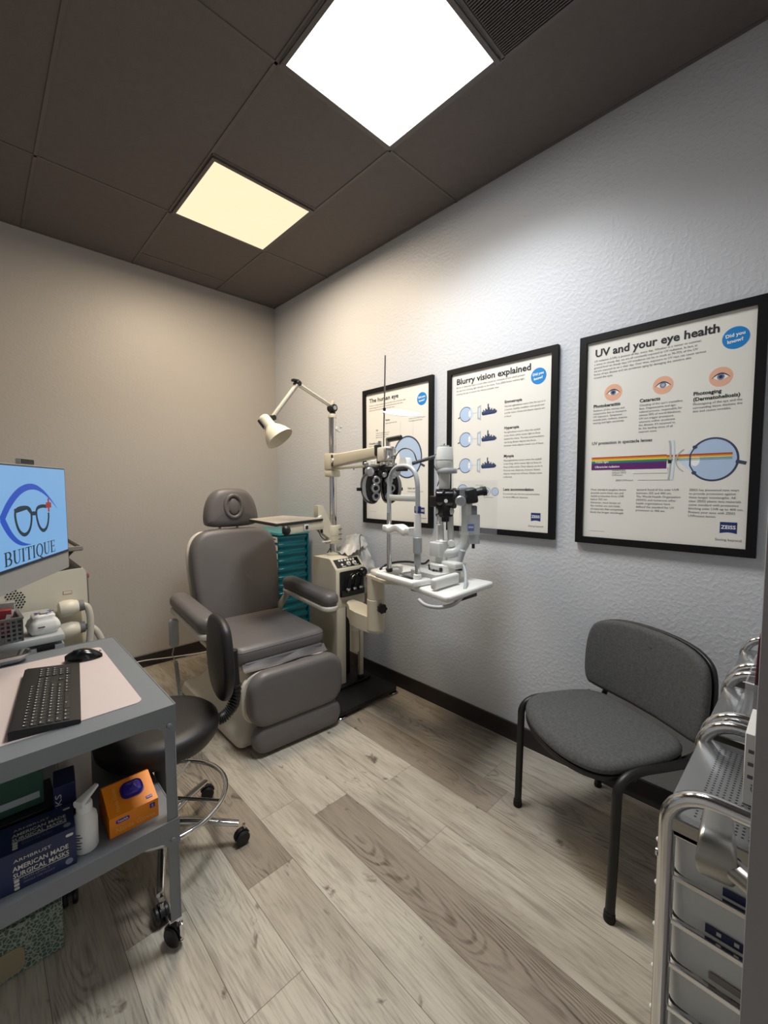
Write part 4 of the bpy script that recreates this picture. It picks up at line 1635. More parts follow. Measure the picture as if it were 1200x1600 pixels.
b.lathe([(0, .462), (.026, .462), (.028, .466), (.029, .535), (.028, .540), (0, .540)], LG, T(tx_, ty_, 0), 26)
b.lathe([(0, .540), (.049, .540), (.052, .545), (.052, .560), (.049, .565), (0, .565)], GREYP, T(tx_ + bl.x * .012, ty_ + bl.y * .012, 0), 28)
b.lathe([(0, .563), (.043, .563), (.045, .568), (.044, .602), (.042, .604), (.045, .608), (.039, .665), (.036, .672), (0, .674)], LG, T(tx_, ty_, 0), 30)
b.lathe([(0, .672), (.022, .672), (.024, .680), (0, .682)], GREYP, T(tx_, ty_, 0), 20)
b.build('lamp_house', slit, 'white lamp house')
b = MB()                                         # binocular head
mo = Vector((tx_, ty_, .415)) - bl * .045
b.cyl(mo - Vector((0, 0, .0)), mo + bl * .09, .048, BLACKG, seg=28, bev=.005)
b.cyl(mo + bl * .085, mo + bl * .105, .052, BLACKP, seg=28, bev=.004)
b.box((0, 0, 0), (.10, .085, .06), BLACKP, .010, 3, axes(mo + bl * .145 + Vector((0, 0, .022)), bl, side, (0, 0, 1)) @ RY(-.10))
b.box((0, 0, 0), (.06, .12, .075), BLACKP, .012, 3, axes(mo + bl * .175 + Vector((0, 0, .012)), bl, side, (0, 0, 1)) @ RY(-.18))
mic = b.build('microscope', slit, 'black binocular microscope')
for s in (-1, 1):
    e = MB()
    p0 = mo + bl * .195 + side * (s * .033) + Vector((0, 0, .028))
    e.cyl(p0, p0 + bl * .040 + Vector((0, 0, .008)), .019, BLACKP, seg=20, bev=.003)
    e.lathe([(0, 0), (.023, 0), (.024, .004), (.022, .018), (.015, .020), (0, .016)], RUBBER, aim(p0 + bl * .036 + Vector((0, 0, .007)), bl + Vector((0, 0, .2))), 20)
    e.build('eyepiece', mic)
for s in (-1, 1):
    e = MB()
    p0 = mo + bl * .12 + side * (s * .046) - Vector((0, 0, .012))
    e.cyl(p0, p0 + side * (s * .028), .026, SILVER, seg=28, bev=.005)
    e.build('magnification_knob', mic, 'silver magnification knob')
e = MB()
e.cyl(mo + bl * .05 - side * .046 - Vector((0, 0, .012)), mo + bl * .05 - side * .056 - Vector((0, 0, .012)), .009, WHITEP, seg=14)
e.build('small_knob', mic)
b = MB()
q0 = a0 + bl * .16
b.prism(rrect(.055, .075, .008, 4, 0, 0), .145, GREYP, axes((q0.x, q0.y, .188), bl, side, (0, 0, 1)))
b.box((0, 0, .165), (.03, .04, .05), NAVYCARD, .006, 2, axes((q0.x, q0.y, .188), bl, side, (0, 0, 1)))
b.cyl((q0.x, q0.y, .16), (q0.x, q0.y, .19), .008, BLACKP, seg=12)
b.build('camera_module', slit, 'grey box below the microscope')
b = MB()
HAZE = mat('clear_breath_shield', '#eef1f4', .08, alpha=.12, var=.01)
sA, sB = L_((1.722, 1.242, 1.135)), L_((1.862, 1.115, 1.135))
sdv = (sB - sA)
sdn = Vector((sdv.y, -sdv.x, 0)).normalized()
SHM = axes(sA, sdv.normalized(), (0, 0, 1), sdn)
b.box((sdv.length / 2, .135, 0), (sdv.length, .27, .002), HAZE, 0, 1, SHM)
b.build('breath_shield', slit, 'clear plastic breath shield')
b = MB()
b.box((.058, .036, .0016), (.032, .034, .0006), mat('shield_logo_blue', '#5c6da6', .5), 0, 1, SHM)
b.text('ZEISS', .011, PWHITE, SHM @ T(.0445, .034, .0022), bold=.02, width=.027)
b.build('shield_logo', slit, fix=False)
b = MB()                                         # leads
b.tube([L_(p) for p in ((1.735, 1.25, .985), (1.735, 1.225, .985), (1.71, 1.19, .95), (1.62, 1.13, .89), (1.52, 1.10, .86), (1.45, 1.13, .845), (1.42, 1.20, .845), (1.43, 1.25, .862))], .0085, GREYP, 10, smooth=3)
b.build('joystick_lead', slit, 'grey lead hanging below the table')
b = MB()
b.tube([L_(p) for p in ((1.52, 1.60, .94), (1.58, 1.60, .965), (1.66, 1.53, .975), (1.70, 1.45, .96), (1.69, 1.41, .99))], .006, BLACKP, 8, smooth=3)
b.tube([L_(p) for p in ((1.68, 1.40, .97), (1.665, 1.38, .925), (1.65, 1.35, .935), (1.66, 1.34, .985))], .0045, BLACKP, 8, smooth=3)
b.build('power_lead', slit)
b = MB()
c0, c1 = Vector((.03, -.02, .585)), Vector((tx_ - .035, ty_ + .035, .625))
pts = []
for k in range(200):
    t = k / 199
    c = c0 + (c1 - c0) * t
    a = t * 2 * PI * 24
    pts.append(c + Vector((0, 0, 1)) * .008 * math.cos(a) + Vector((.6, .8, 0)) * .008 * math.sin(a))
pts += [c1 + Vector((.015, -.01, .02)), Vector((tx_, ty_, .690)), Vector((tx_, ty_, .680))]
b.tube(pts, .0024, mat('grey_coil_lead', '#55585c', .5), 6)
b.tube([c1, c1 + Vector((-.01, .01, -.03)), c1 + Vector((.02, -.02, -.10)), Vector((tx_ - .03, ty_ + .02, .475))], .0026, BLACKP, 6, smooth=3)
b.build('lamp_lead', slit)

# ------------------------------------------------------------------ white plastic cover crumpled behind the console
bag = thing('dust_cover', 'crumpled white plastic cover hung between the console and the wall', 'plastic cover', (1.965, 2.25, .60))
from mathutils import noise as mnoise
b = MB()
rings = []
NB = 56
for k in range(34):
    t = k / 33
    z = .02 + .40 * t
    w = .150 * (1 - .55 * max(0, t - .45) / .55) * (.55 + .45 * min(1, t * 3.2)) * (1 if t < .97 else .25)
    d = .062 * (1 - .35 * max(0, t - .5) / .5) * (.55 + .45 * min(1, t * 3.2)) * (1 if t < .97 else .25)
    yo = .02 + .06 * t
    ring = []
    for i in range(NB):
        a = 2 * PI * i / NB
        f = 1 + .14 * math.sin(5 * a + 2.2 * t) * (.4 + .6 * t) + .24 * mnoise.noise((3.4 * math.cos(a), 3.4 * math.sin(a), 6.5 * t)) + .10 * mnoise.noise((9 * math.cos(a), 9 * math.sin(a), 14 * t))
        x = d * math.cos(a) * f
        ring.append((min(x, .078), yo + w * math.sin(a) * f, z + .018 * mnoise.noise((4 * math.cos(a), 4 * math.sin(a), 3 * t + 9))))
    rings.append(ring)
PLAST = mat('thin_white_plastic', '#d9d8d4', .38, var=.04, trans=.12, bump=.3, bscale=30, bdist=.004)
b.loft(rings, PLAST)
b.build('bag', bag, sharp=180)
b = MB()                                         # loose flap over the console top
vs, fs = [], []
for i in range(20):
    for j in range(12):
        u, v_ = i / 19, j / 11
        x = -.165 + .19 * u
        y = -.06 + .20 * v_ + .03 * u
        z = .312 + .115 * math.sin(PI * .5 * u) * (.35 + .65 * math.sin(PI * v_)) + .030 * mnoise.noise((5 * u, 5 * v_, 2.2)) + .012 * mnoise.noise((13 * u, 11 * v_, 7))
        vs.append((x, y, max(z, .303)))
for i in range(19):
    for j in range(11):
        q = i * 12 + j
        fs.append((q, q + 12, q + 13, q + 1))
b.add(vs, fs, PLAST)
b.build('flap', bag, sharp=180)
b = MB()
b.tube([(-.085, -.075, .30), (-.080, -.072, .36), (-.078, -.06, .425), (-.05, -.04, .442), (-.03, -.03, .43)], .003, BLACKP, 6, smooth=3)
b.build('drawstring', bag, 'dark looped cord')

# ------------------------------------------------------------------ teal drawer tower in the corner
TEAL = mat('translucent_teal_plastic', '#0b7683', .25, var=.06, trans=.25, coat=.2)
TEALT = mat('pale_teal_plastic', '#3fb0b4', .25, var=.05, trans=.3)
tw = thing('drawer_tower', 'tall teal plastic drawer tower in the corner behind the exam chair', 'drawer unit', (1.86, 3.22, 0))
b = MB()
b.box((0, 0, .03), (.29, .50, .05), TEAL, .008)
b.prism(rrect(.30, .52, .02, 4), .018, TEALT, T(0, 0, .985))
b.box((.135, 0, .51), (.012, .50, .94), TEAL, .003)
b.box((0, .245, .51), (.28, .012, .94), TEAL, .003)
b.build('cabinet_frame', tw)
nd = 14
for k in range(nd):
    z0 = .060 + k * .0658
    d = MB()
    secs = []
    for q in range(9):
        t = q / 8
        ins = .012 * math.cos(t * PI) ** 2 * .0 + .006 * (1 - t) + .004 * math.sin(t * PI * 2)
        secs.append([(x, y, z0 + .060 * t) for x, y in rrect(.276 - 2 * ins, .480 - 2 * ins, .018, 3, -.008, -.006)])
    d.loft(secs, TEAL)
    d.box((-.006, -.006, z0 + .0615), (.284, .488, .004), TEAL, .002, 1)
    dw = d.build('drawer', tw)
    if k >= 1:
        l = MB()
        l.box((-.1475, -.155, z0 + .033), (.003, .16, .042), CARD, 0, 1)
        for j, (yy, ww) in enumerate(((-.19, .05), (-.135, .035))):
            l.box((-.1494, yy, z0 + .037 - .011 * j), (.001, ww, .009), INK, 0, 1)
        l.build('label', dw, 'white paper label')
# ------------------------------------------------------------------ grey steel utility cart at the left
CX0, CX1, CY0, CY1, CZ = -.24, .392, 1.280, 2.042, .750
uc = thing('utility_cart', 'blue-grey steel utility cart with two shelves at the left edge', 'cart', ((CX0 + CX1) / 2, (CY0 + CY1) / 2, 0))
UM = T(-(CX0 + CX1) / 2, -(CY0 + CY1) / 2, 0)


def lip(b, x0, y0, x1, y1, ztop, n):
    """folded edge rail with arched corners, seen from outside; n is the outward normal"""
    p0, p1 = Vector((x0, y0, 0)), Vector((x1, y1, 0))
    d = (p1 - p0)
    L = d.length
    d.normalize()
    zl, zp, r = ztop - .048, ztop - .078, .055
    prof = [(0, ztop), (0, zp), (.034, zp)]
    for k in range(7):
        a = PI / 2 * k / 6
        prof.append((.034 + r * (1 - math.cos(a)) * .9, zp + (zl - zp) * math.sin(a)))
    pr2 = [(L - q[0], q[1]) for q in prof[1:]][::-1]
    poly = prof + pr2 + [(L, ztop)]
    M = axes(p0, d, (0, 0, 1), d.cross(Vector((0, 0, 1))))
    b.prism(poly, .003, GREYMETAL, M)


def shelf(ztop, name):
    b = MB()
    b.box(((CX0 + CX1) / 2, (CY0 + CY1) / 2, ztop - .003), (CX1 - CX0, CY1 - CY0, .004), GREYMETAL, .001, 1)
    lip(b, CX0, CY0, CX1, CY0, ztop, 0)
    lip(b, CX1, CY0, CX1, CY1, ztop, 0)
    lip(b, CX1, CY1, CX0, CY1, ztop, 0)
    lip(b, CX0, CY1, CX0, CY0, ztop, 0)
    for x in (CX0 + .018, CX1 - .018):
        for s, y in ((-1, CY0 - .004), (1, CY1 + .004)):
            b.lathe([(.0075, 0), (.0065, .003), (0, .005)], GREYMETAL, aim((x, y, ztop - .058), (0, s, 0)), 14)
    for y in (CY0 + .018, CY1 - .018):
        b.lathe([(.0075, 0), (.0065, .003), (0, .005)], GREYMETAL, aim((CX1 + .004, y, ztop - .058), (1, 0, 0)), 14)
    return b.build(name, uc, M=UM)


shelf(CZ, 'top_shelf')
shelf(.405, 'lower_shelf')
for sx_ in (0, 1):
    for sy_ in (0, 1):
        x, y = (CX0, CX1)[sx_], (CY0, CY1)[sy_]
        ix, iy = (1, -1)[sx_], (1, -1)[sy_]
        b = MB()
        b.box((x + ix * .015, y + iy * .0025, .41), (.030, .003, .64), GREYMETAL, .001, 1)
        b.box((x + ix * .0025, y + iy * .015, .41), (.003, .030, .64), GREYMETAL, .001, 1)
        leg = b.build('leg', uc, M=UM)
        c = MB()
        caster(c, x + ix * .018, y + iy * .02, (.35, 1.3, 2.0, .8)[sx_ * 2 + sy_], r=.030, w=.030, top=.090)
        c.box((x + ix * .018, y + iy * .02, .088), (.03, .03, .010), CHROME, .002, 1)
        c.box((x + ix * .018 + .014, y + iy * .02 - .022, .052), (.014, .018, .05), CHROME, .004, 2)
        c.build('caster', leg, M=UM)

TOP = CZ - .001
# desk pad
PINK = mat('pale_pink_desk_pad', '#cbbdb9', .6, var=.03, vscale=40, bump=.1, bscale=500)
b = MB()
b.prism(rrect(.475, .588, .022, 6), .0025, PINK)
o = tag(b.build('desk_pad'), 'pale pink desk pad under the keyboard on the grey cart', 'desk pad')
o.location = (.0925, 1.652, TOP)
PT = TOP + .0025

# keyboard
kb = thing('keyboard', 'black computer keyboard on the pink desk pad', 'keyboard', (.137, 1.578, PT), math.atan2(.99, .14))
KB = mat('keyboard_black', '#1b1b1c', .5, var=.06)
KEY = mat('keycap_black', '#232324', .42, var=.05)
b = MB()
kp = [(-.0735, .0), (.0735, .0), (.0735, .022), (.066, .0245), (-.060, .012), (-.0735, .009)]
b.prism(kp, .445, KB, axes((-.2225, 0, 0), (0, 1, 0), (0, 0, 1), (1, 0, 0)))
b.build('keyboard_case', kb)
KM = T(0, 0, .0145) @ RX(.098)


def key(x, y, w, h=.0158):
    k = MB()
    k.pillow(rrect(w - .0025, h - .002, .002, 2, x, y), .0062, .0016, KEY, KM, n=2, rb=0)
    k.box((x - w * .18, y + .002, .0064), (.0022, .0030, .0004), PWHITE, 0, 1, KM)
    return k.build('key', kb)


U = .0190
for i in range(15):                              # function row
    key(-.205 + i * U * .97, .043, .0155, .0105)
for row, ws in enumerate(((1,) * 13 + (2,), (1.5,) + (1,) * 12 + (1.5,), (1.75,) + (1,) * 11 + (2.25,), (2.25,) + (1,) * 10 + (2.75,), (1.25, 1.25, 1.25, 6.25, 1.25, 1.25, 1.25, 1.25))):
    x = -.214
    for w in ws:
        key(x + w * U / 2, .027 - row * .0172, w * U)
        x += w * U
for cx_k in range(3):                            # navigation block
    for rw in range(2):
        key(.0685 + cx_k * U, .027 - rw * .0172, U)
key(.0685 + U, .027 - 3 * .0172, U)
for cx_k in range(3):
    key(.0685 + cx_k * U, .027 - 4 * .0172, U)
for cx_k in range(4):                            # number block
    for rw in range(5):
        if cx_k == 3 and rw > 2:
            continue
        key(.1355 + cx_k * U, .027 - rw * .0172, U)
b = MB()
b.flat(ellipse(.0055, .0038, 20), GREYP, KM @ T(-.02, .0615, .0012))
b.build('logo', kb, 'small round badge', fix=False)

# mouse
ms = thing('computer_mouse', 'black computer mouse at the far end of the pink pad', 'mouse', (.262, 1.842, PT), math.atan2(-.018, .109) + PI)
b = MB()
sec = []
for k in range(13):
    t = k / 12
    x = -.056 + .112 * t
    w = .031 * (math.sin(PI * min(1, max(0.03, t * .96 + .02))) ** .38)
    hgt = .040 * (math.sin(PI * (t * .80 + .16)) ** .8)
    prof = [(w * math.cos(a), max(0, hgt * math.sin(a) ** .75)) for a in [PI * q / 12 for q in range(13)]]
    sec.append([(-x, y, z + .001) for y, z in prof])
b.loft(sec, BLACKG)
mo_ = b.build('mouse_body', ms, sharp=60)
b = MB()
b.cyl((.026, -.004, .0315), (.026, .004, .0315), .008, RUBBER, seg=18)
b.build('scroll_wheel', ms)
b = MB()
b.sphere((-.050, .0, .022), .004, GREYP)
b.build('logo_dot', ms)

# all-in-one computer screen
mdir, mnor = Vector((.46, .89, 0)).normalized(), Vector((.89, -.46, 0)).normalized()
MR = Vector((.256, 2.030, 0))
mc = MR - mdir * .27
mt_ = thing('computer_monitor', 'silver all-in-one computer showing a blue screen with glasses logo', 'monitor', (mc.x - mnor.x * .20, mc.y - mnor.y * .20, TOP))
OFF = Vector((mc.x, mc.y, 0)) - mt_.location
MM = axes((OFF.x, OFF.y, -TOP), mdir, (0, 0, 1), mnor)      # x across (right positive), y = height above the floor, z towards viewer
SILV = mat('silver_plastic', '#a9a8a5', .38, .3, var=.04)
b = MB()
b.prism(rrect(.54, .384, .006, 3, 0, 1.258), .030, SILV, MM @ T(0, 0, -.031))
b.build('monitor_body', mt_)
b = MB()
b.prism(rrect(.532, .318, .003, 2, 0, 1.2875), .002, BLACKP, MM @ T(0, 0, -.001))
bez = b.build('bezel', mt_)


def screen_mat(name, col, s=1.0):
    m = bpy.data.materials.new(name)
    m.use_nodes = True
    nt = m.node_tree
    pb = nt.nodes['Principled BSDF']
    pb.inputs['Base Color'].default_value = (.01, .01, .012, 1)
    pb.inputs['Roughness'].default_value = .25
    n = nt.nodes.new('ShaderNodeTexNoise')
    n.inputs['Scale'].default_value = 4
    mx = nt.nodes.new('ShaderNodeMix')
    mx.data_type = 'RGBA'
    c = lin(col)
    mx.inputs[6].default_value = (*[x * .94 for x in c], 1)
    mx.inputs[7].default_value = (*c, 1)
    nt.links.new(n.outputs['Fac'], mx.inputs[0])
    nt.links.new(mx.outputs[2], pb.inputs['Emission Color'])
    pb.inputs['Emission Strength'].default_value = s * .62
    return m


SBLUE, SLOGO, SDARK, SRED = screen_mat('screen_blue', '#7fb4e6'), screen_mat('screen_logo_blue', '#1b50c0'), screen_mat('screen_dark_teal', '#14303f'), screen_mat('screen_red', '#a23630')
STASK = screen_mat('screen_taskbar', '#1b2733')
b = MB()
b.flat([(-.262, 1.137), (.262, 1.137), (.262, 1.443), (-.262, 1.443)], SBLUE, MM, .0016)
b.flat([(-.262, 1.129), (.262, 1.129), (.262, 1.1375), (-.262, 1.1375)], STASK, MM, .0018)
ss = MM @ T(.27, 0, .0019)                       # x = minus the distance from the right edge
up = [(-.444, 1.281), (-.405, 1.325), (-.350, 1.362), (-.295, 1.379), (-.240, 1.380), (-.185, 1.363), (-.135, 1.335), (-.087, 1.301)]
upw = [.026, .026, .024, .021, .018, .012, .006, .0012]


def smooth2(pts, ws, n=3):
    for _ in range(n):
        q, w2 = [pts[0]], [ws[0]]
        for i in range(len(pts) - 1):
            a_, b_ = pts[i], pts[i + 1]
            q += [(a_[0] * .75 + b_[0] * .25, a_[1] * .75 + b_[1] * .25), (a_[0] * .25 + b_[0] * .75, a_[1] * .25 + b_[1] * .75)]
            w2 += [ws[i] * .75 + ws[i + 1] * .25, ws[i] * .25 + ws[i + 1] * .75]
        q.append(pts[-1])
        w2.append(ws[-1])
        pts, ws = q, w2
    return pts, ws


b.line2(*smooth2(up, upw), SLOGO, ss)
b.line2(*smooth2([(-.440, 1.288), (-.430, 1.272), (-.405, 1.240), (-.370, 1.213), (-.330, 1.198), (-.285, 1.193)], [.026, .026, .022, .016, .010, .001]), SLOGO, ss, .0001)


def lens(cx, cz, w, h, gap=None):
    q = chaikin([(cx - w * .50, cz + h * .46), (cx - w * .1, cz + h * .55), (cx + w * .42, cz + h * .50), (cx + w * .50, cz + h * .1), (cx + w * .34, cz - h * .38), (cx, cz - h * .56), (cx - w * .34, cz - h * .34), (cx - w * .50, cz + h * .1)], 3)
    if gap:
        q = [p_ for p_ in q]
        i0 = min(range(len(q)), key=lambda i: (q[i][0] - gap[0]) ** 2 + (q[i][1] - gap[1]) ** 2)
        q = q[i0:] + q[:i0]
        q = q[3:-3]
    else:
        q = q + [q[0], q[1]]
    b.line2(q, .0118, SDARK, ss, .0002)


lens(-.320, 1.270, .100, .082)
lens(-.196, 1.270, .088, .080, (-.152, 1.303))
b.line2([(-.276, 1.292), (-.236, 1.291)], .013, SDARK, ss, .0003)
b.line2([(-.374, 1.305), (-.30, 1.3125), (-.278, 1.296)], [.014, .012, .010], SDARK, ss, .0003)
b.line2([(-.152, 1.291), (-.152, 1.338)], .012, SRED, ss, .0004)
b.line2([(-.172, 1.3145), (-.132, 1.3145)], .019, SRED, ss, .0005)


def serif(mb, ch_, M, h, mt):
    """one roman capital of height h built from thick and thin strokes with serifs; returns its advance"""
    tk, tn_, sf = .16 * h, .055 * h, .30 * h

    def stem(x, y0=0, y1=1, foot=True, head=True):
        mb.line2([(x, y0 * h), (x, y1 * h)], tk, mt, M)
        for y, on in ((y0, foot), (y1, head)):
            if on:
                mb.line2([(x - sf / 2, y * h + (tn_ / 2 if y == y0 else -tn_ / 2)), (x + sf / 2, y * h + (tn_ / 2 if y == y0 else -tn_ / 2))], tn_, mt, M)

    def bowl(cx, cy, rx, ry, a0, a1, thick, thin, n=18):
        pts, ws = [], []
        for k in range(n + 1):
            a = a0 + (a1 - a0) * k / n
            pts.append((cx + rx * math.cos(a), cy + ry * math.sin(a)))
            ws.append(thin + (thick - thin) * abs(math.cos(a)))
        mb.line2(pts, ws, mt, M)
    if ch_ == 'I':
        stem(.17 * h)
        return .40 * h
    if ch_ == 'B':
        stem(.17 * h)
        for cy, ry, rx in ((.74, .235, .24), (.265, .24, .29)):
            mb.line2([(.17 * h, (cy + ry) * h), (.36 * h, (cy + ry) * h)], tn_, mt, M)
            mb.line2([(.17 * h, (cy - ry) * h), (.36 * h, (cy - ry) * h)], tn_, mt, M)
            bowl(.36 * h, cy * h, rx * h, ry * h, -PI / 2, PI / 2, tk, tn_)
        return .80 * h
    if ch_ == 'U':
        mb.line2([(.17 * h, h), (.17 * h, .32 * h)], tk, mt, M)
        mb.line2([(.66 * h, h), (.66 * h, .32 * h)], tn_ * 1.3, mt, M)
        bowl(.415 * h, .32 * h, .245 * h, .30 * h, PI, 1.5 * PI, tk, tn_)
        bowl(.415 * h, .32 * h, .245 * h, .30 * h, 1.5 * PI, 2 * PI, tn_ * 1.3, tn_)
        for x in (.17, .66):
            mb.line2([((x - .15) * h, h - tn_ / 2), ((x + .15) * h, h - tn_ / 2)], tn_, mt, M)
        return .86 * h
    if ch_ == 'T':
        stem(.36 * h, head=False)
        mb.line2([(.03 * h, h - tn_ / 2), (.69 * h, h - tn_ / 2)], tn_, mt, M)
        for x in (.05, .67):
            mb.line2([(x * h, h), (x * h, .78 * h)], tn_, mt, M)
        return .76 * h
    if ch_ == 'Q':
        bowl(.43 * h, .5 * h, .34 * h, .49 * h, 0, 2 * PI, tk, tn_, 36)
        mb.line2([(.40 * h, .06 * h), (.55 * h, -.10 * h), (.80 * h, -.20 * h)], [tn_, tk * .8, tn_], mt, M)
        return .90 * h
    if ch_ == 'E':
        stem(.17 * h)
        for y, x1 in ((tn_ / 2, .62), (.52 * h, .50), (h - tn_ / 2, .58)):
            mb.line2([(.17 * h, y), (x1 * h, y)], tn_, mt, M)
        for x, y0, y1 in ((.60, 0, .24), (.50, .40, .64), (.57, .78, 1)):
            mb.line2([(x * h, y0 * h), (x * h, y1 * h)], tn_, mt, M)
        return .74 * h
    return h


lx_ = 0.0
hh_ = .042
wtot = sum({'B': .80, 'U': .86, 'I': .40, 'T': .76, 'Q': .90, 'E': .74}[c_] for c_ in 'BUITIQUE') * hh_
for c_ in 'BUITIQUE':
    kx = .330 / wtot
    lx_ += serif(b, c_, ss @ T(-.442, 1.1455, .0004) @ Matrix.Diagonal((kx, 1, 1, 1)) @ T(lx_, 0, 0), hh_, SDARK)
b.build('screen', bez, 'glowing blue screen', fix=False)
b = MB()
b.prism(rrect(.084, .019, .003, 2, .023, 1.461), .014, SILV, MM @ T(0, 0, -.026))
b.prism(rrect(.080, .0155, .002, 2, .023, 1.461), .002, BLACKP, MM @ T(0, 0, -.0125))
b.build('webcam', mt_, 'pop-up webcam')
b = MB()
b.box((0, 0, .006), (.12, .12, .010), SILV, .004, 2, RZ(math.atan2(mdir.y, mdir.x)))
b.tube([(0, 0, .01), (mnor.x * .01, mnor.y * .01, .30), (mnor.x * .05, mnor.y * .05, .42), (OFF.x - mnor.x * .03, OFF.y - mnor.y * .03, .46)], .022, SILV, 14, smooth=2)
b.build('monitor_stand', mt_)

# chrome instrument tray and clear bits behind the pad
b = MB()
tr_o, tr_i = rrect(.30, .085, .03, 6), rrect(.285, .070, .024, 6)
tr_b = rrect(.25, .05, .02, 6)
b.loft([[(x, y, z) for x, y in q] for q, z in ((tr_b, .001), (tr_o, .030), (tr_o, .033), (tr_i, .033), (rrect(.245, .045, .018, 6), .006))], mat('polished_steel', '#c4c4c2', .16, 1.0, var=.06))
o = tag(b.build('instrument_tray'), 'polished metal instrument tray behind the pink desk pad', 'tray')
o.location = (-.025, 1.992, TOP)
for i, (x, y, sx_, sy_, h, lab) in enumerate(((-.040, 1.885, .10, .05, .034, 'clear plastic case lying on the far corner of the pink pad'), (-.032, 1.670, .11, .10, .018, 'flat clear plastic packet beside the keyboard on the pink pad'))):
    b = MB()
    b.box((0, 0, h / 2), (sx_, sy_, h), GLASSC, .006, 2)
    o = tag(b.build('clear_case'), lab, 'case')
    o.location = (x, y, PT)

# ------------------------------------------------------------------ grey cabinet behind the cart with things on it
GCAB = mat('mid_grey_cabinet', '#8d9294', .45, var=.04)
gc = thing('side_cabinet', 'low grey cabinet with a dark slot just behind the utility cart', 'cabinet', (-.05, 2.30, 0))
b = MB()
b.box((0, 0, .39), (.565, .47, .74), GCAB, .004)
b.box((0, 0, .785), (.57, .48, .028), mat('pale_grey_top', '#a9adad', .4, var=.03), .006)
b.box((0, 0, .012), (.50, .42, .022), BLACKP)
b.build('body', gc)
b = MB()
b.box((.225, -.2345, .745), (.055, .004, .034), BLACKP)
b.build('slot', gc, 'dark recess in the cabinet front')
b = MB()
b.box((-.06, -.2355, .70), (.40, .006, .012), BLACKP, .002)
b.build('drawer_gap', gc)
GT = .799
# perforated basket
BASK = mat('grey_basket_plastic', '#6f7375', .45, var=.05)
bk = thing('storage_basket', 'grey perforated plastic basket of supplies on the low cabinet', 'basket', (-.045, 2.150, GT), .05)
b = MB()
bw_, bd_2, bh_ = .30, .17, .088
for side_, L0 in (((0, -1), bw_), ((0, 1), bw_), ((1, 0), bd_2), ((-1, 0), bd_2)):
    nx = int(L0 / .0155)
    base_o = Vector((side_[0] * bw_ / 2, side_[1] * bd_2 / 2, 0))
    al = Vector((-side_[1], side_[0], 0))
    for k in range(nx + 1):
        p0 = base_o + al * (-L0 / 2 + L0 * k / nx)
        b.box((p0.x, p0.y, bh_ / 2), (.006, .006, bh_), BASK)
    for q in range(6):
        z = .004 + (bh_ - .008) * q / 5
        b.box((base_o.x, base_o.y, z), (max(.0035, abs(al.x) * L0), max(.0035, abs(al.y) * L0), .0065), BASK)
b.box((0, 0, .003), (bw_, bd_2, .004), BASK)
b.box((0, -bd_2 / 2, bh_), (bw_ + .012, .012, .008), BASK, .002)
b.box((0, bd_2 / 2, bh_), (bw_ + .012, .012, .008), BASK, .002)
b.box((bw_ / 2, 0, bh_), (.012, bd_2, .008), BASK, .002)
b.box((-bw_ / 2, 0, bh_), (.012, bd_2, .008), BASK, .002)
b.build('basket', bk)
REDB = mat('red_carton', '#a33a3e', .5, var=.08)
for lab, nm, cat, c, s, m in (('red and white carton sticking out of the grey basket', 'small_carton', 'carton', (.060, 2.165, GT + .058), (.050, .03, .10), REDB),
                              ('grey carton standing behind the red one in the basket', 'small_carton', 'carton', (.068, 2.205, GT + .068), (.058, .03, .12), mat('grey_carton', '#9a9a98', .5)),
                              ('dark carton at the left inside the grey basket', 'small_carton', 'carton', (-.055, 2.155, GT + .055), (.08, .06, .10), mat('dark_carton', '#3b3436', .5))):
    b = MB()
    b.box((0, 0, 0), s, m, .002, 1)
    b.box((s[0] * .18, -s[1] / 2 - .0004, .02), (s[0] * .3, .0008, .03), PWHITE, 0, 1, RY(.25))
    o = tag(b.build(nm), lab, cat)
    o.location = c
b = MB()
b.lathe([(0, 0), (.022, 0), (.024, .004), (.024, .10), (.014, .118), (.012, .124), (.015, .126), (.015, .150), (0, .152)], WHITEP, I4, 22)
o = tag(b.build('white_bottle'), 'white bottle standing in the basket below the monitor', 'bottle')
o.location = (.012, 2.195, GT + .007)
# puffy white wipes pack
wp = thing('wipes_pack', 'puffy white pack of wipes with blue marks on the low cabinet', 'pack', (.176, 2.135, GT), .10)
b = MB()
pk = []
PA = .062
for k in range(11):
    t = k / 10
    f = .80 + .24 * math.sin(PI * min(1, t * 1.25)) - .20 * max(0, t - .6)
    pk.append([(x * f + .004 * mnoise.noise((x * 40, y * 40, t * 5)), y * f + .004 * mnoise.noise((x * 40, y * 40, 9 + t * 5)), .072 * t + .008 * mnoise.noise((x * 30, y * 30, 3)) * t) for x, y in rrect(.098, .09, .020, 5)])
b.loft(pk, mat('white_film_pack', '#dcdcd8', .4, var=.04))
b.build('pack', wp, sharp=180)
b = MB()
BLU = mat('blue_print', '#2b3a80', .5)
for x, y, a in ((-.026, -.006, .8), (-.022, .006, -.7), (.026, .018, .4), (.034, .002, .6), (.020, -.012, .5)):
    b.box((0, 0, 0), (.016, .0045, .002), BLU, 0, 1, T(x * .85, y, .0795) @ RZ(a))
b.box((.004, .004, .080), (.026, .03, .004), GREYP, .001, 1)
b.build('flap', wp, 'printed top flap')
b = MB()
b.box((-.015, -.0500, .034), (.022, .002, .004), INK)
b.build('print_mark', wp)

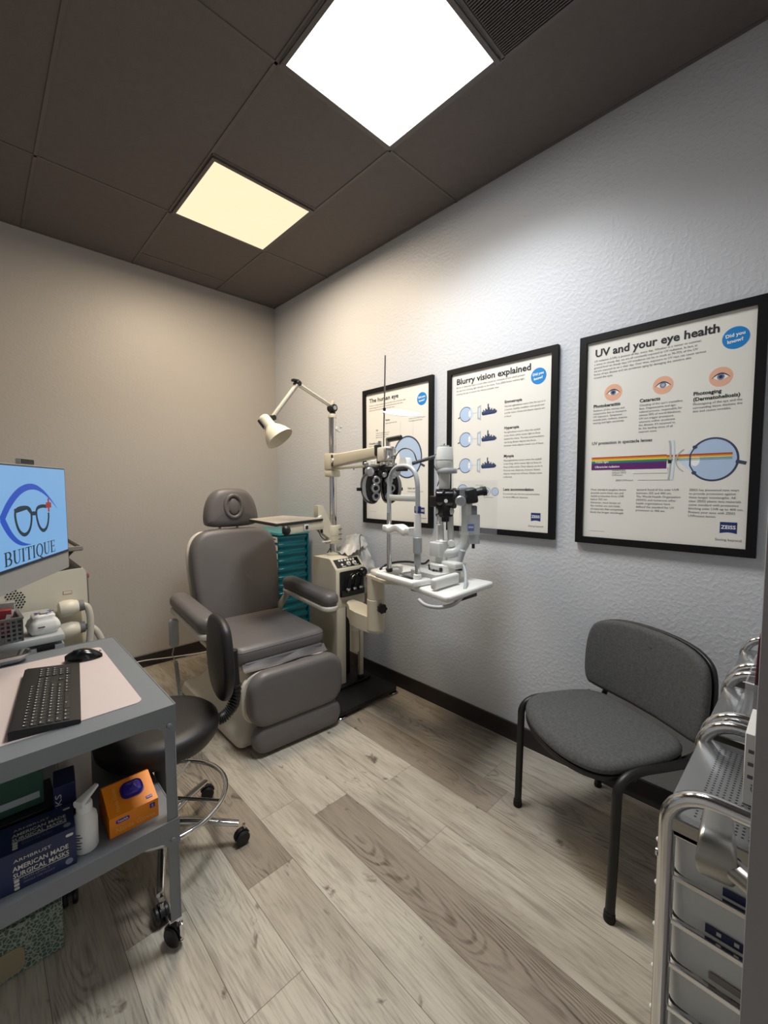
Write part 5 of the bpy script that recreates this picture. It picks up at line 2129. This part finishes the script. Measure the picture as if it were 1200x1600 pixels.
# ------------------------------------------------------------------ cream treatment machine
IV = mat('ivory_machine_plastic', '#dcd6c4', .38, var=.03, vscale=4)
mn = thing('treatment_machine', 'tall cream medical machine with two corded handpieces behind the cart', 'medical machine', (.10, 2.80, 0))
b = MB()
top = [(-.30, .02), (.280, .02), (.298, .04), (.298, .93), (.292, .958), (.268, .966), (.10, .950), (-.10, .915), (-.30, .865)]
b.prism(chaikin(top, 1), .40, IV, axes((0, .20, 0), (1, 0, 0), (0, 0, 1), (0, -1, 0)))
b.build('cabinet_body', mn)
b = MB()
b.box((.302, 0, .60), (.010, .36, .66), mat('dark_grey_side', '#5c5b58', .5), .004)
b.box((.10, .0, .955), (.36, .38, .03), BLACKP, .006)
b.build('side_panel', mn, 'dark side panel')
b = MB()
b.lathe([(0, 0), (.016, 0), (.017, .010), (.012, .016), (0, .018)], mat('red_button', '#b03a34', .4), aim((.306, -.10, .905), (1, 0, 0)), 20)
b.build('stop_button', mn, 'red button')
TRY = mat('warm_grey_tray', '#8a857e', .5, var=.04)
b = MB()
b.box((.06, .10, 1.048), (.475, .46, .008), TRY, .002)
for c, s in (((.06, -.128, 1.058), (.475, .010, .022)), ((.06, .328, 1.058), (.475, .010, .022)), ((.294, .10, 1.058), (.010, .46, .022)), ((-.174, .10, 1.058), (.010, .46, .022))):
    b.box(c, s, TRY, .002, 1)
b.prism([(-.08, .0), (.282, .0), (.250, -.035), (.235, -.085), (-.08, -.085)], .30, mat('dark_bracket', '#2f2e2e', .5), axes((0, .26, 1.044), (1, 0, 0), (0, 0, 1), (0, -1, 0)))
b.build('top_tray', mn, 'grey tray on top of the machine')
b = MB()
for r in range(9):
    for c in range(6):
        x, z = -.015 + c * .012 + (r % 2) * .006, .800 + r * .0115
        if (x - .018) ** 2 + (z - .846) ** 2 < .0022:
            b.cyl((x, -.2005, z), (x, -.2025, z), .0042, INK, seg=6)
b.build('speaker_grille', mn, 'round perforated grille')
for i, (z, hx, hz) in enumerate(((.782, .0, .20), (.672, .055, .12))):
    b = MB()
    b.box((.22, -.208, z - .055), (.10, .030, .08), IV, .010, 3)
    b.lathe([(0, 0), (.026, .0), (.036, .006), (.041, .022), (.040, .052), (.032, .076), (.025, .084), (0, .084)], IV, aim((.168, -.258, z), (1, 0, .05)), 26)
    hp_ = b.build('handpiece', mn, 'white rounded handpiece')
    b = MB()
    b.lathe([(.0, .080), (.026, .080), (.028, .085), (.026, .104), (0, .106)], mat('grey_rubber_collar', '#77787a', .6), aim((.168, -.258, z), (1, 0, .05)), 22)
    b.build('collar', hp_)
    b = MB()
    b.tube([(.268, -.258, z + .004), (.284 + hx * .3, -.262, z - .002), (.294 + hx * .6, -.27, z - .04), (.292 + hx, -.28, z - .12), (.275 + hx, -.29, z - .24), (.25 + hx, -.28, z - .42), (.24, -.25, z - .55), (.22, -.215, z - .50)], .0155, mat('pale_hose', '#bdb9ae', .45), 14, smooth=3)
    b.build('hose', hp_)
    b = MB()
    b.box((.215, -.2015, z + .068), (.036, .002, .016), mat('label_outline', '#b08070', .5))
    b.box((.215, -.2028, z + .068), (.032, .001, .012), IV)
    b.build('label', mn)

# ------------------------------------------------------------------ things on the cart's lower shelf
LS = .4035
ORANGE = mat('orange_carton', '#f08a12', .45, var=.04)
PURPLE = mat('deep_violet_film', '#33208a', .35, var=.25, vscale=60, bump=.6, bscale=40, bdist=.006)
PRP = mat('violet_print', '#4b2d86', .5)
PEACH = mat('peach_print', '#f3b86a', .5)
gl = thing('glove_box', 'orange carton of nitrile gloves with violet gloves showing on the lower shelf', 'glove box', (.228, 1.328, LS))
b = MB()
pf = [(0, 0), (.135, 0), (.135, .062), (.108, .090), (.096, .094), (0, .056)]
b.prism(pf, .124, ORANGE, axes((0, 0, 0), (0, 1, 0), (0, 0, 1), (1, 0, 0)))
b.build('carton', gl)
su = Vector((0, .096, .038)).normalized()
sn = Vector((0, -.038, .096)).normalized()
GM = axes((0, 0, .056), (1, 0, 0), su, sn)
b = MB()
b.flat(rrect(.060, .052, .018, 5, .070, .063), PRP, GM, .0006)
b.pillow(rrect(.054, .046, .016, 5, .070, .064), .012, .010, PURPLE, GM @ T(0, 0, -.002), crown=.006)
b.build('gloves', gl, 'violet gloves in the opening')
b = MB()
b.box((.104, .016, .0006), (.016, .009, .0008), PRP, 0, 1, GM)
b.text('VALUE', .0058, PWHITE, GM @ T(.0975, .0142, .0014), width=.013)
b.text('Nitrile Gloves', .014, PEACH, GM @ T(.030, .012, .001) @ RZ(PI / 2), width=.075)
FG = axes((0, -.0006, 0), (1, 0, 0), (0, 0, 1), (0, -1, 0))
b.text('Nitrile Gloves', .0185, PEACH, FG @ T(.014, .0095, 0), width=.098)
b.prism(rrect(.034, .011, .004, 3, .032, .0405), .0004, PRP, FG)
b.text('health', .0085, PWHITE, FG @ T(.020, .0380, .0006), width=.024)
b.box((.108, .042, 0), (.014, .014, .0008), PRP, 0, 1, FG)
b.text('S', .010, PWHITE, FG @ T(.1055, .0385, .0008))
b.build('print', gl, 'printed lettering', fix=False)

pb_ = thing('pump_bottle', 'white plastic spray-pump bottle between the mask box and glove box', 'bottle', (.176, 1.345, LS), .1)
b = MB()
b.lathe([(0, 0), (.026, 0), (.029, .004), (.029, .078), (.027, .092), (.018, .104), (.016, .110), (0, .110)], WHITEP, I4, 30)
b.build('bottle', pb_)
b = MB()
b.lathe([(0, .106), (.0175, .106), (.0185, .109), (.0185, .124), (.0165, .130), (0, .131)], WHITEP, I4, 26)
b.loft([[(-.018 + .056 * t, y * (1 - .55 * t), .128 + .020 * t + z * (1 - .55 * t)) for y, z in rrect(.030, .018, .007, 4, 0, .004)] for t in (0, .25, .5, .75, 1)], WHITEP, RZ(.45))
b.build('pump_head', pb_)
b = MB()
for k, (z, w) in enumerate(((.058, .5), (.050, .8), (.044, .4), (.036, .7), (.028, .5), (.020, .6))):
    pts = [(.0293 * math.cos(a), .0293 * math.sin(a), z) for a in [-2.45 - w * .5 + w * q / 6 for q in range(7)]]
    b.tube(pts, .0014, INKG, 5)
b.build('label', pb_, 'worn printed label')

mk = thing('mask_box', 'navy carton of American made surgical masks at the front of the shelf', 'mask box', (.150, 1.303, LS), -.06)
ML = mat('silver_print', '#c9c6bb', .5)
MG = mat('dim_print', '#7d8596', .5)
b = MB()
b.box((-.105, .055, .050), (.210, .110, .100), NAVYCARD, .001, 1)
b.build('carton', mk)
FK = axes((-.210, -.0006, 0), (1, 0, 0), (0, 0, 1), (0, -1, 0))
TK = axes((-.210, 0, .1006), (1, 0, 0), (0, 1, 0), (0, 0, 1))
b = MB()
for M_, dy in ((FK, .0), (TK, .004)):
    b.text('ARMBRUST', .011, ML, M_ @ T(.088, .073 + dy, 0), width=.072)
    b.text('AMERICAN MADE', .0165, ML, M_ @ T(.086, .052 + dy, 0), bold=.02, width=.108)
    b.text('SURGICAL MASKS', .0165, ML, M_ @ T(.086, .035 + dy, 0), bold=.02, width=.108)
    b.box((.140, .0315 + dy, 0), (.108, .0012, .0006), ML, 0, 1, M_)
    b.text('ASTM LEVEL 3', .0075, MG, M_ @ T(.104, .023 + dy, 0), width=.05)
    b.text('SINGLE USE MASKS', .0065, MG, M_ @ T(.104, .014 + dy, 0), width=.06)
    b.flat(ellipse(.008, .008, 20, .194, .016 + dy), MG, M_)
    for q in range(3):
        b.prism(rrect(.010, .007, .002, 2, .092, .008 + q * .009 + dy), .0003, ML, M_)
    b.prism(rrect(.016, .007, .0035, 3, .197, .085 + dy), .0003, ML, M_)
    b.box((.03, .04 + dy, 0), (.05, .05, .0006), MG, 0, 1, M_)
b.build('print', mk, 'silver lettering', fix=False)

for nm, cat, lab, loc, s, m, rz in (
        ('navy_carton', 'carton', 'narrow navy carton standing behind the white pump bottle', (.150, 1.480, LS), (.050, .09, .145), NAVYCARD, -.1),
        ('white_carton', 'carton', 'cream printed carton behind the pump bottle on the lower shelf', (.190, 1.62, LS), (.085, .08, .18), mat('cream_carton', '#b9b0a2', .55), -.05),
        ('tan_carton', 'carton', 'plain tan carton at the back right corner of the lower shelf', (.312, 1.965, LS), (.085, .12, .16), mat('tan_carton', '#8d7c6c', .6), 0),
        ('black_case', 'case', 'flat black case lying behind the navy mask carton', (.030, 1.535, LS), (.20, .15, .085), BLACKP, 0),
        ('green_folder_box', 'carton', 'dark green box stacked on the flat black case', (.020, 1.545, LS + .086), (.17, .11, .10), mat('dark_green_card', '#274c3c', .55), 0)):
    b = MB()
    b.box((0, 0, s[2] / 2), s, m, .002, 1)
    if nm == 'navy_carton':
        b.text('MASKS', .020, ML, axes((-.016, -s[1] / 2 - .0008, .03), (0, 0, 1), (-1, 0, 0), (0, -1, 0)) @ T(0, -.008, 0), width=.09)
    if nm == 'white_carton':
        for k, w in enumerate((.09, .07, .08)):
            b.box((0, -s[1] / 2 - .0005, .19 - .018 * k), (w, .001, .004), INKG)
    if nm in ('black_case', 'green_folder_box'):
        b.box((.03, -s[1] / 2 - .0005, s[2] * .3), (.09, .001, .018), GREYP)
    o = tag(b.build(nm, fix=False), lab, cat)
    o.location = loc
    o.rotation_euler = (0, 0, rz)

# patterned box on the floor under the cart
pm_ = bpy.data.materials.new('green_lattice_print')
pm_.use_nodes = True
nt = pm_.node_tree
pbn = nt.nodes['Principled BSDF']
tc = nt.nodes.new('ShaderNodeTexCoord')
vo = nt.nodes.new('ShaderNodeTexVoronoi')
vo.feature = 'DISTANCE_TO_EDGE'
vo.inputs['Scale'].default_value = 95
nt.links.new(tc.outputs['Object'], vo.inputs['Vector'])
rp = nt.nodes.new('ShaderNodeValToRGB')
rp.color_ramp.elements[0].position, rp.color_ramp.elements[1].position = .06, .16
rp.color_ramp.elements[0].color = (*lin('#8f978a'), 1)
rp.color_ramp.elements[1].color = (*lin('#42594b'), 1)
nt.links.new(vo.outputs['Distance'], rp.inputs[0])
nt.links.new(rp.outputs[0], pbn.inputs['Base Color'])
pbn.inputs['Roughness'].default_value = .7
fb_ = thing('patterned_box', 'green lattice patterned box on the floor under the utility cart', 'box', (-.035, 1.64, 0))
b = MB()
b.box((0, 0, .075), (.34, .24, .148), pm_, .003, 1)
b.build('box_body', fb_)
b = MB()
b.prism(rrect(.20, .075, .02, 4, -.02, .048), .002, mat('kraft_panel', '#8f8468', .65), axes((0, -.1202, 0), (1, 0, 0), (0, 0, 1), (0, -1, 0)))
b.build('front_panel', fb_, 'plain tan front panel')

# white cord along the foot of the back wall
b = MB()
b.tube([(.40, D_Y - .05, .006), (.58, D_Y - .022, .02), (.72, D_Y - .02, .055), (.86, D_Y - .02, .06), (1.05, D_Y - .03, .03), (1.3, D_Y - .05, .006), (1.5, D_Y - .10, .006)], .004, WHITEP, 8, smooth=3)
tag(b.build('extension_cord'), 'thin white cord running along the back wall base', 'cord')
# ------------------------------------------------------------------ chrome drawer carts beside the door
def perf_mat():
    m = bpy.data.materials.new('perforated_steel')
    m.use_nodes = True
    nt = m.node_tree
    pb = nt.nodes['Principled BSDF']
    tc = nt.nodes.new('ShaderNodeTexCoord')
    sp2 = nt.nodes.new('ShaderNodeSeparateXYZ')
    nt.links.new(tc.outputs['Object'], sp2.inputs[0])
    acc = []
    for i in (0, 1):
        dv = nt.nodes.new('ShaderNodeMath'); dv.operation = 'DIVIDE'; dv.inputs[1].default_value = .0085
        nt.links.new(sp2.outputs[i], dv.inputs[0])
        fr = nt.nodes.new('ShaderNodeMath'); fr.operation = 'FRACT'
        nt.links.new(dv.outputs[0], fr.inputs[0])
        sb = nt.nodes.new('ShaderNodeMath'); sb.operation = 'SUBTRACT'; sb.inputs[1].default_value = .5
        nt.links.new(fr.outputs[0], sb.inputs[0])
        pw = nt.nodes.new('ShaderNodeMath'); pw.operation = 'MULTIPLY'
        nt.links.new(sb.outputs[0], pw.inputs[0]); nt.links.new(sb.outputs[0], pw.inputs[1])
        acc.append(pw.outputs[0])
    sm = nt.nodes.new('ShaderNodeMath'); sm.operation = 'ADD'
    nt.links.new(acc[0], sm.inputs[0]); nt.links.new(acc[1], sm.inputs[1])
    lt = nt.nodes.new('ShaderNodeMath'); lt.operation = 'LESS_THAN'; lt.inputs[1].default_value = .055
    nt.links.new(sm.outputs[0], lt.inputs[0])
    # holes only inside the perforated field
    msk = None
    for o_, lo, hi in ((0, .025, .290), (1, -.25, -.045)):
        for op, v in (('GREATER_THAN', lo), ('LESS_THAN', hi)):
            q = nt.nodes.new('ShaderNodeMath'); q.operation = op; q.inputs[1].default_value = v
            nt.links.new(sp2.outputs[o_], q.inputs[0])
            mm = nt.nodes.new('ShaderNodeMath'); mm.operation = 'MULTIPLY'
            nt.links.new(q.outputs[0], mm.inputs[0])
            nt.links.new(msk if msk else lt.outputs[0], mm.inputs[1])
            msk = mm.outputs[0]
    mx = nt.nodes.new('ShaderNodeMix'); mx.data_type = 'RGBA'
    mx.inputs[6].default_value = (*lin('#a3a5a6'), 1)
    mx.inputs[7].default_value = (*lin('#141416'), 1)
    nt.links.new(msk, mx.inputs[0])
    nt.links.new(mx.outputs[2], pb.inputs['Base Color'])
    mr = nt.nodes.new('ShaderNodeMath'); mr.operation = 'MULTIPLY_ADD'; mr.inputs[1].default_value = -.9; mr.inputs[2].default_value = .9
    nt.links.new(msk, mr.inputs[0])
    nt.links.new(mr.outputs[0], pb.inputs['Metallic'])
    pb.inputs['Roughness'].default_value = .30
    return m


PERF = perf_mat()
FROST = mat('frosted_drawer_plastic', '#d9dcda', .38, var=.03, trans=.12)
FROSTE = mat('clear_drawer_edge', '#dfe3e3', .15, var=.02, trans=.5)
CW, CD = .315, .285                              # length along the row, depth
ROW_Y = .167
RT, HT = .0125, .885


def drawer_cart(x0, label, rich):
    t = thing('drawer_cart', label, 'drawer cart', (x0, ROW_Y, 0), 0, 'chrome drawer carts in a row')
    r = .062
    for x in (RT, CW - RT):                      # bent tube frames, one at each end
        b = MB()
        y0, y1 = -RT, -CD + RT
        pts = [(x, y0, .075), (x, y0, HT - r)]
        pts += [(x, y0 - r + r * math.cos(a), HT - r + r * math.sin(a)) for a in [PI / 2 * k / 8 for k in range(1, 9)]]
        pts += [(x, y1 + r - r * math.sin(a), HT - r + r * math.cos(a)) for a in [PI / 2 * k / 8 for k in range(0, 9)]]
        pts += [(x, y1, .075)]
        b.tube(pts, RT, CHROME, 16)
        for z in (HT - .125, HT - .70):
            b.lathe([(.0065, 0), (.006, .003), (0, .004)], CHROME, aim((x, y0 + RT - .001, z), (0, 1, 0)), 12)
        fr_ = b.build('tube_frame', t)
        b = MB()
        for k in range(10):
            z = .811 - k * .0778
            b.box((x, -CD / 2, z), (.010, CD - .02, .010), CHROME, .002, 1)
            if k == 0:
                b.box((x, -CD / 2, z - .0), (.010, CD - .02, .014), CHROME, .002, 1)
        b.build('side_rail', fr_)
    b = MB()
    zt = .838
    b.box((CW / 2, -CD / 2, zt), (CW - .006, CD - .018, .004), PERF, .001, 1)
    b.box((CW / 2, -.012, zt - .010), (CW - .04, .004, .022), STEEL, .001, 1)
    b.box((CW / 2, -CD + .012, zt - .010), (CW - .04, .004, .022), STEEL, .001, 1)
    for x in (.004, CW - .004):
        b.box((x, -CD / 2, zt - .010), (.004, CD - .04, .022), STEEL, .001, 1)
    b.build('top_tray', t, 'perforated steel top')
    for k in range(10):
        z1 = .803 - k * .0778
        d = MB()
        hgt = .072
        ow, od = CW - .044, CD - .03
        ro_, ri_ = rrect(ow, od, .022, 4, CW / 2, -CD / 2), rrect(ow - .005, od - .005, .020, 4, CW / 2, -CD / 2)
        bo_ = rrect(ow - .006, od - .006, .022, 4, CW / 2, -CD / 2)
        bi_ = rrect(ow - .011, od - .011, .020, 4, CW / 2, -CD / 2)
        d.loft([[(x, y, z) for x, y in q] for q, z in ((bo_, z1 - hgt), (ro_, z1), (ri_, z1), (bi_, z1 - hgt + .003))], FROST)
        dw = d.build('drawer', t)
        e = MB()
        e.sphere((CW / 2, -.010, z1 - .030), .008, WHITEP, sc=(1, .9, 1), seg=12, rings=8)
        e.sphere((RT + .012, .001, z1 - .030), .0045, WHITEP, seg=10, rings=6)
        e.build('pull', dw)
        if rich and k in (0, 1, 2, 4):
            e = MB()
            xs = .0215
            if k == 0:
                e.box((xs, -.102, z1 - .058), (.001, .030, .013), NAVYCARD)
                for q in range(4):
                    e.text('EL', .013, INK, axes((xs - .001, -.135 - q * .024, z1 - .066), (0, -1, 0), (0, 0, 1), (-1, 0, 0)), width=.014)
                e.build('label', dw, 'dark printed marks', fix=False)
            elif k in (1, 2):
                y0 = (-.068, -.12)[k - 1] if k == 1 else -.068
                if k == 1:
                    e.box((xs, -.150, z1 - .056), (.001, .165, .014), NAVYCARD)
                    for q in range(7):
                        e.box((xs - .0007, -.085 - q * .022, z1 - .055), (.0004, .006, .006), ML)
                    e.build('label', dw, 'navy label strip')
                else:
                    e.box((xs, -.150, z1 - .054), (.001, .15, .012), mat('faded_grey_label', '#8e8582', .6))
                    e.build('label', dw, 'faded grey label strip')
            else:
                e.box((xs, -.145, z1 - .046), (.001, .13, .014), mat('olive_label', '#6f6a4a', .6))
                for q in range(5):
                    e.box((xs - .0007, -.095 - q * .024, z1 - .046), (.0004, .004, .012), INK)
                e.build('label', dw, 'olive label strip')
    for x in (.03, CW - .03):
        for y in (-.03, -CD + .03):
            b = MB()
            caster(b, x, y, .6 + x * 9, r=.026, w=.036, top=.085)
            b.build('caster', t)
    return t


drawer_cart(.795, 'nearest chrome drawer cart with clear drawers beside the door lever', True)
drawer_cart(1.135, 'middle chrome drawer cart holding the maroon leaflets', False)
drawer_cart(1.500, 'farthest chrome drawer cart next to the right wall', False)

TT = .8405
b = MB()
b.box((0, 0, .062), (.11, .022, .124), CARD, .001, 1)
for k in range(3):
    b.box((-.0555, 0, .05 + k * .022), (.0006, .012, .006), INKG)
b.text('Shape', .013, INKG, axes((-.0558, -.008, .025), (0, 0, 1), (0, 1, 0), (-1, 0, 0)), width=.05)
o = tag(b.build('white_carton', fix=False), 'white printed card box standing on the nearest drawer cart', 'carton')
o.location = (.972, .060, TT)
lh = thing('leaflet_holder', 'clear acrylic leaflet holder on the middle drawer cart', 'holder', (1.30, .062, TT))
b = MB()
for c, s in (((0, .034, .055), (.22, .003, .11)), ((0, -.034, .075), (.22, .003, .15)), ((-.110, 0, .055), (.003, .068, .11)), ((.110, 0, .055), (.003, .068, .11)), ((0, 0, .0015), (.22, .068, .003))):
    b.box(c, s, GLASSC)
b.build('acrylic_box', lh)
MAR = mat('maroon_leaflet', '#5e1a22', .4, var=.1)
for k in range(6):
    b = MB()
    b.box((0, 0, .105), (.19, .004, .205), MAR if k % 2 == 0 else mat('plum_leaflet', '#43203f', .4), .0005, 1)
    o = tag(b.build('leaflet'), 'maroon leaflet standing in the clear holder on the middle cart', 'leaflet', 'leaflets in the clear holder')
    o.location = (1.30, .062 + .022 - k * .009, TT + .004)
    o.rotation_euler = (.03, 0, 0)
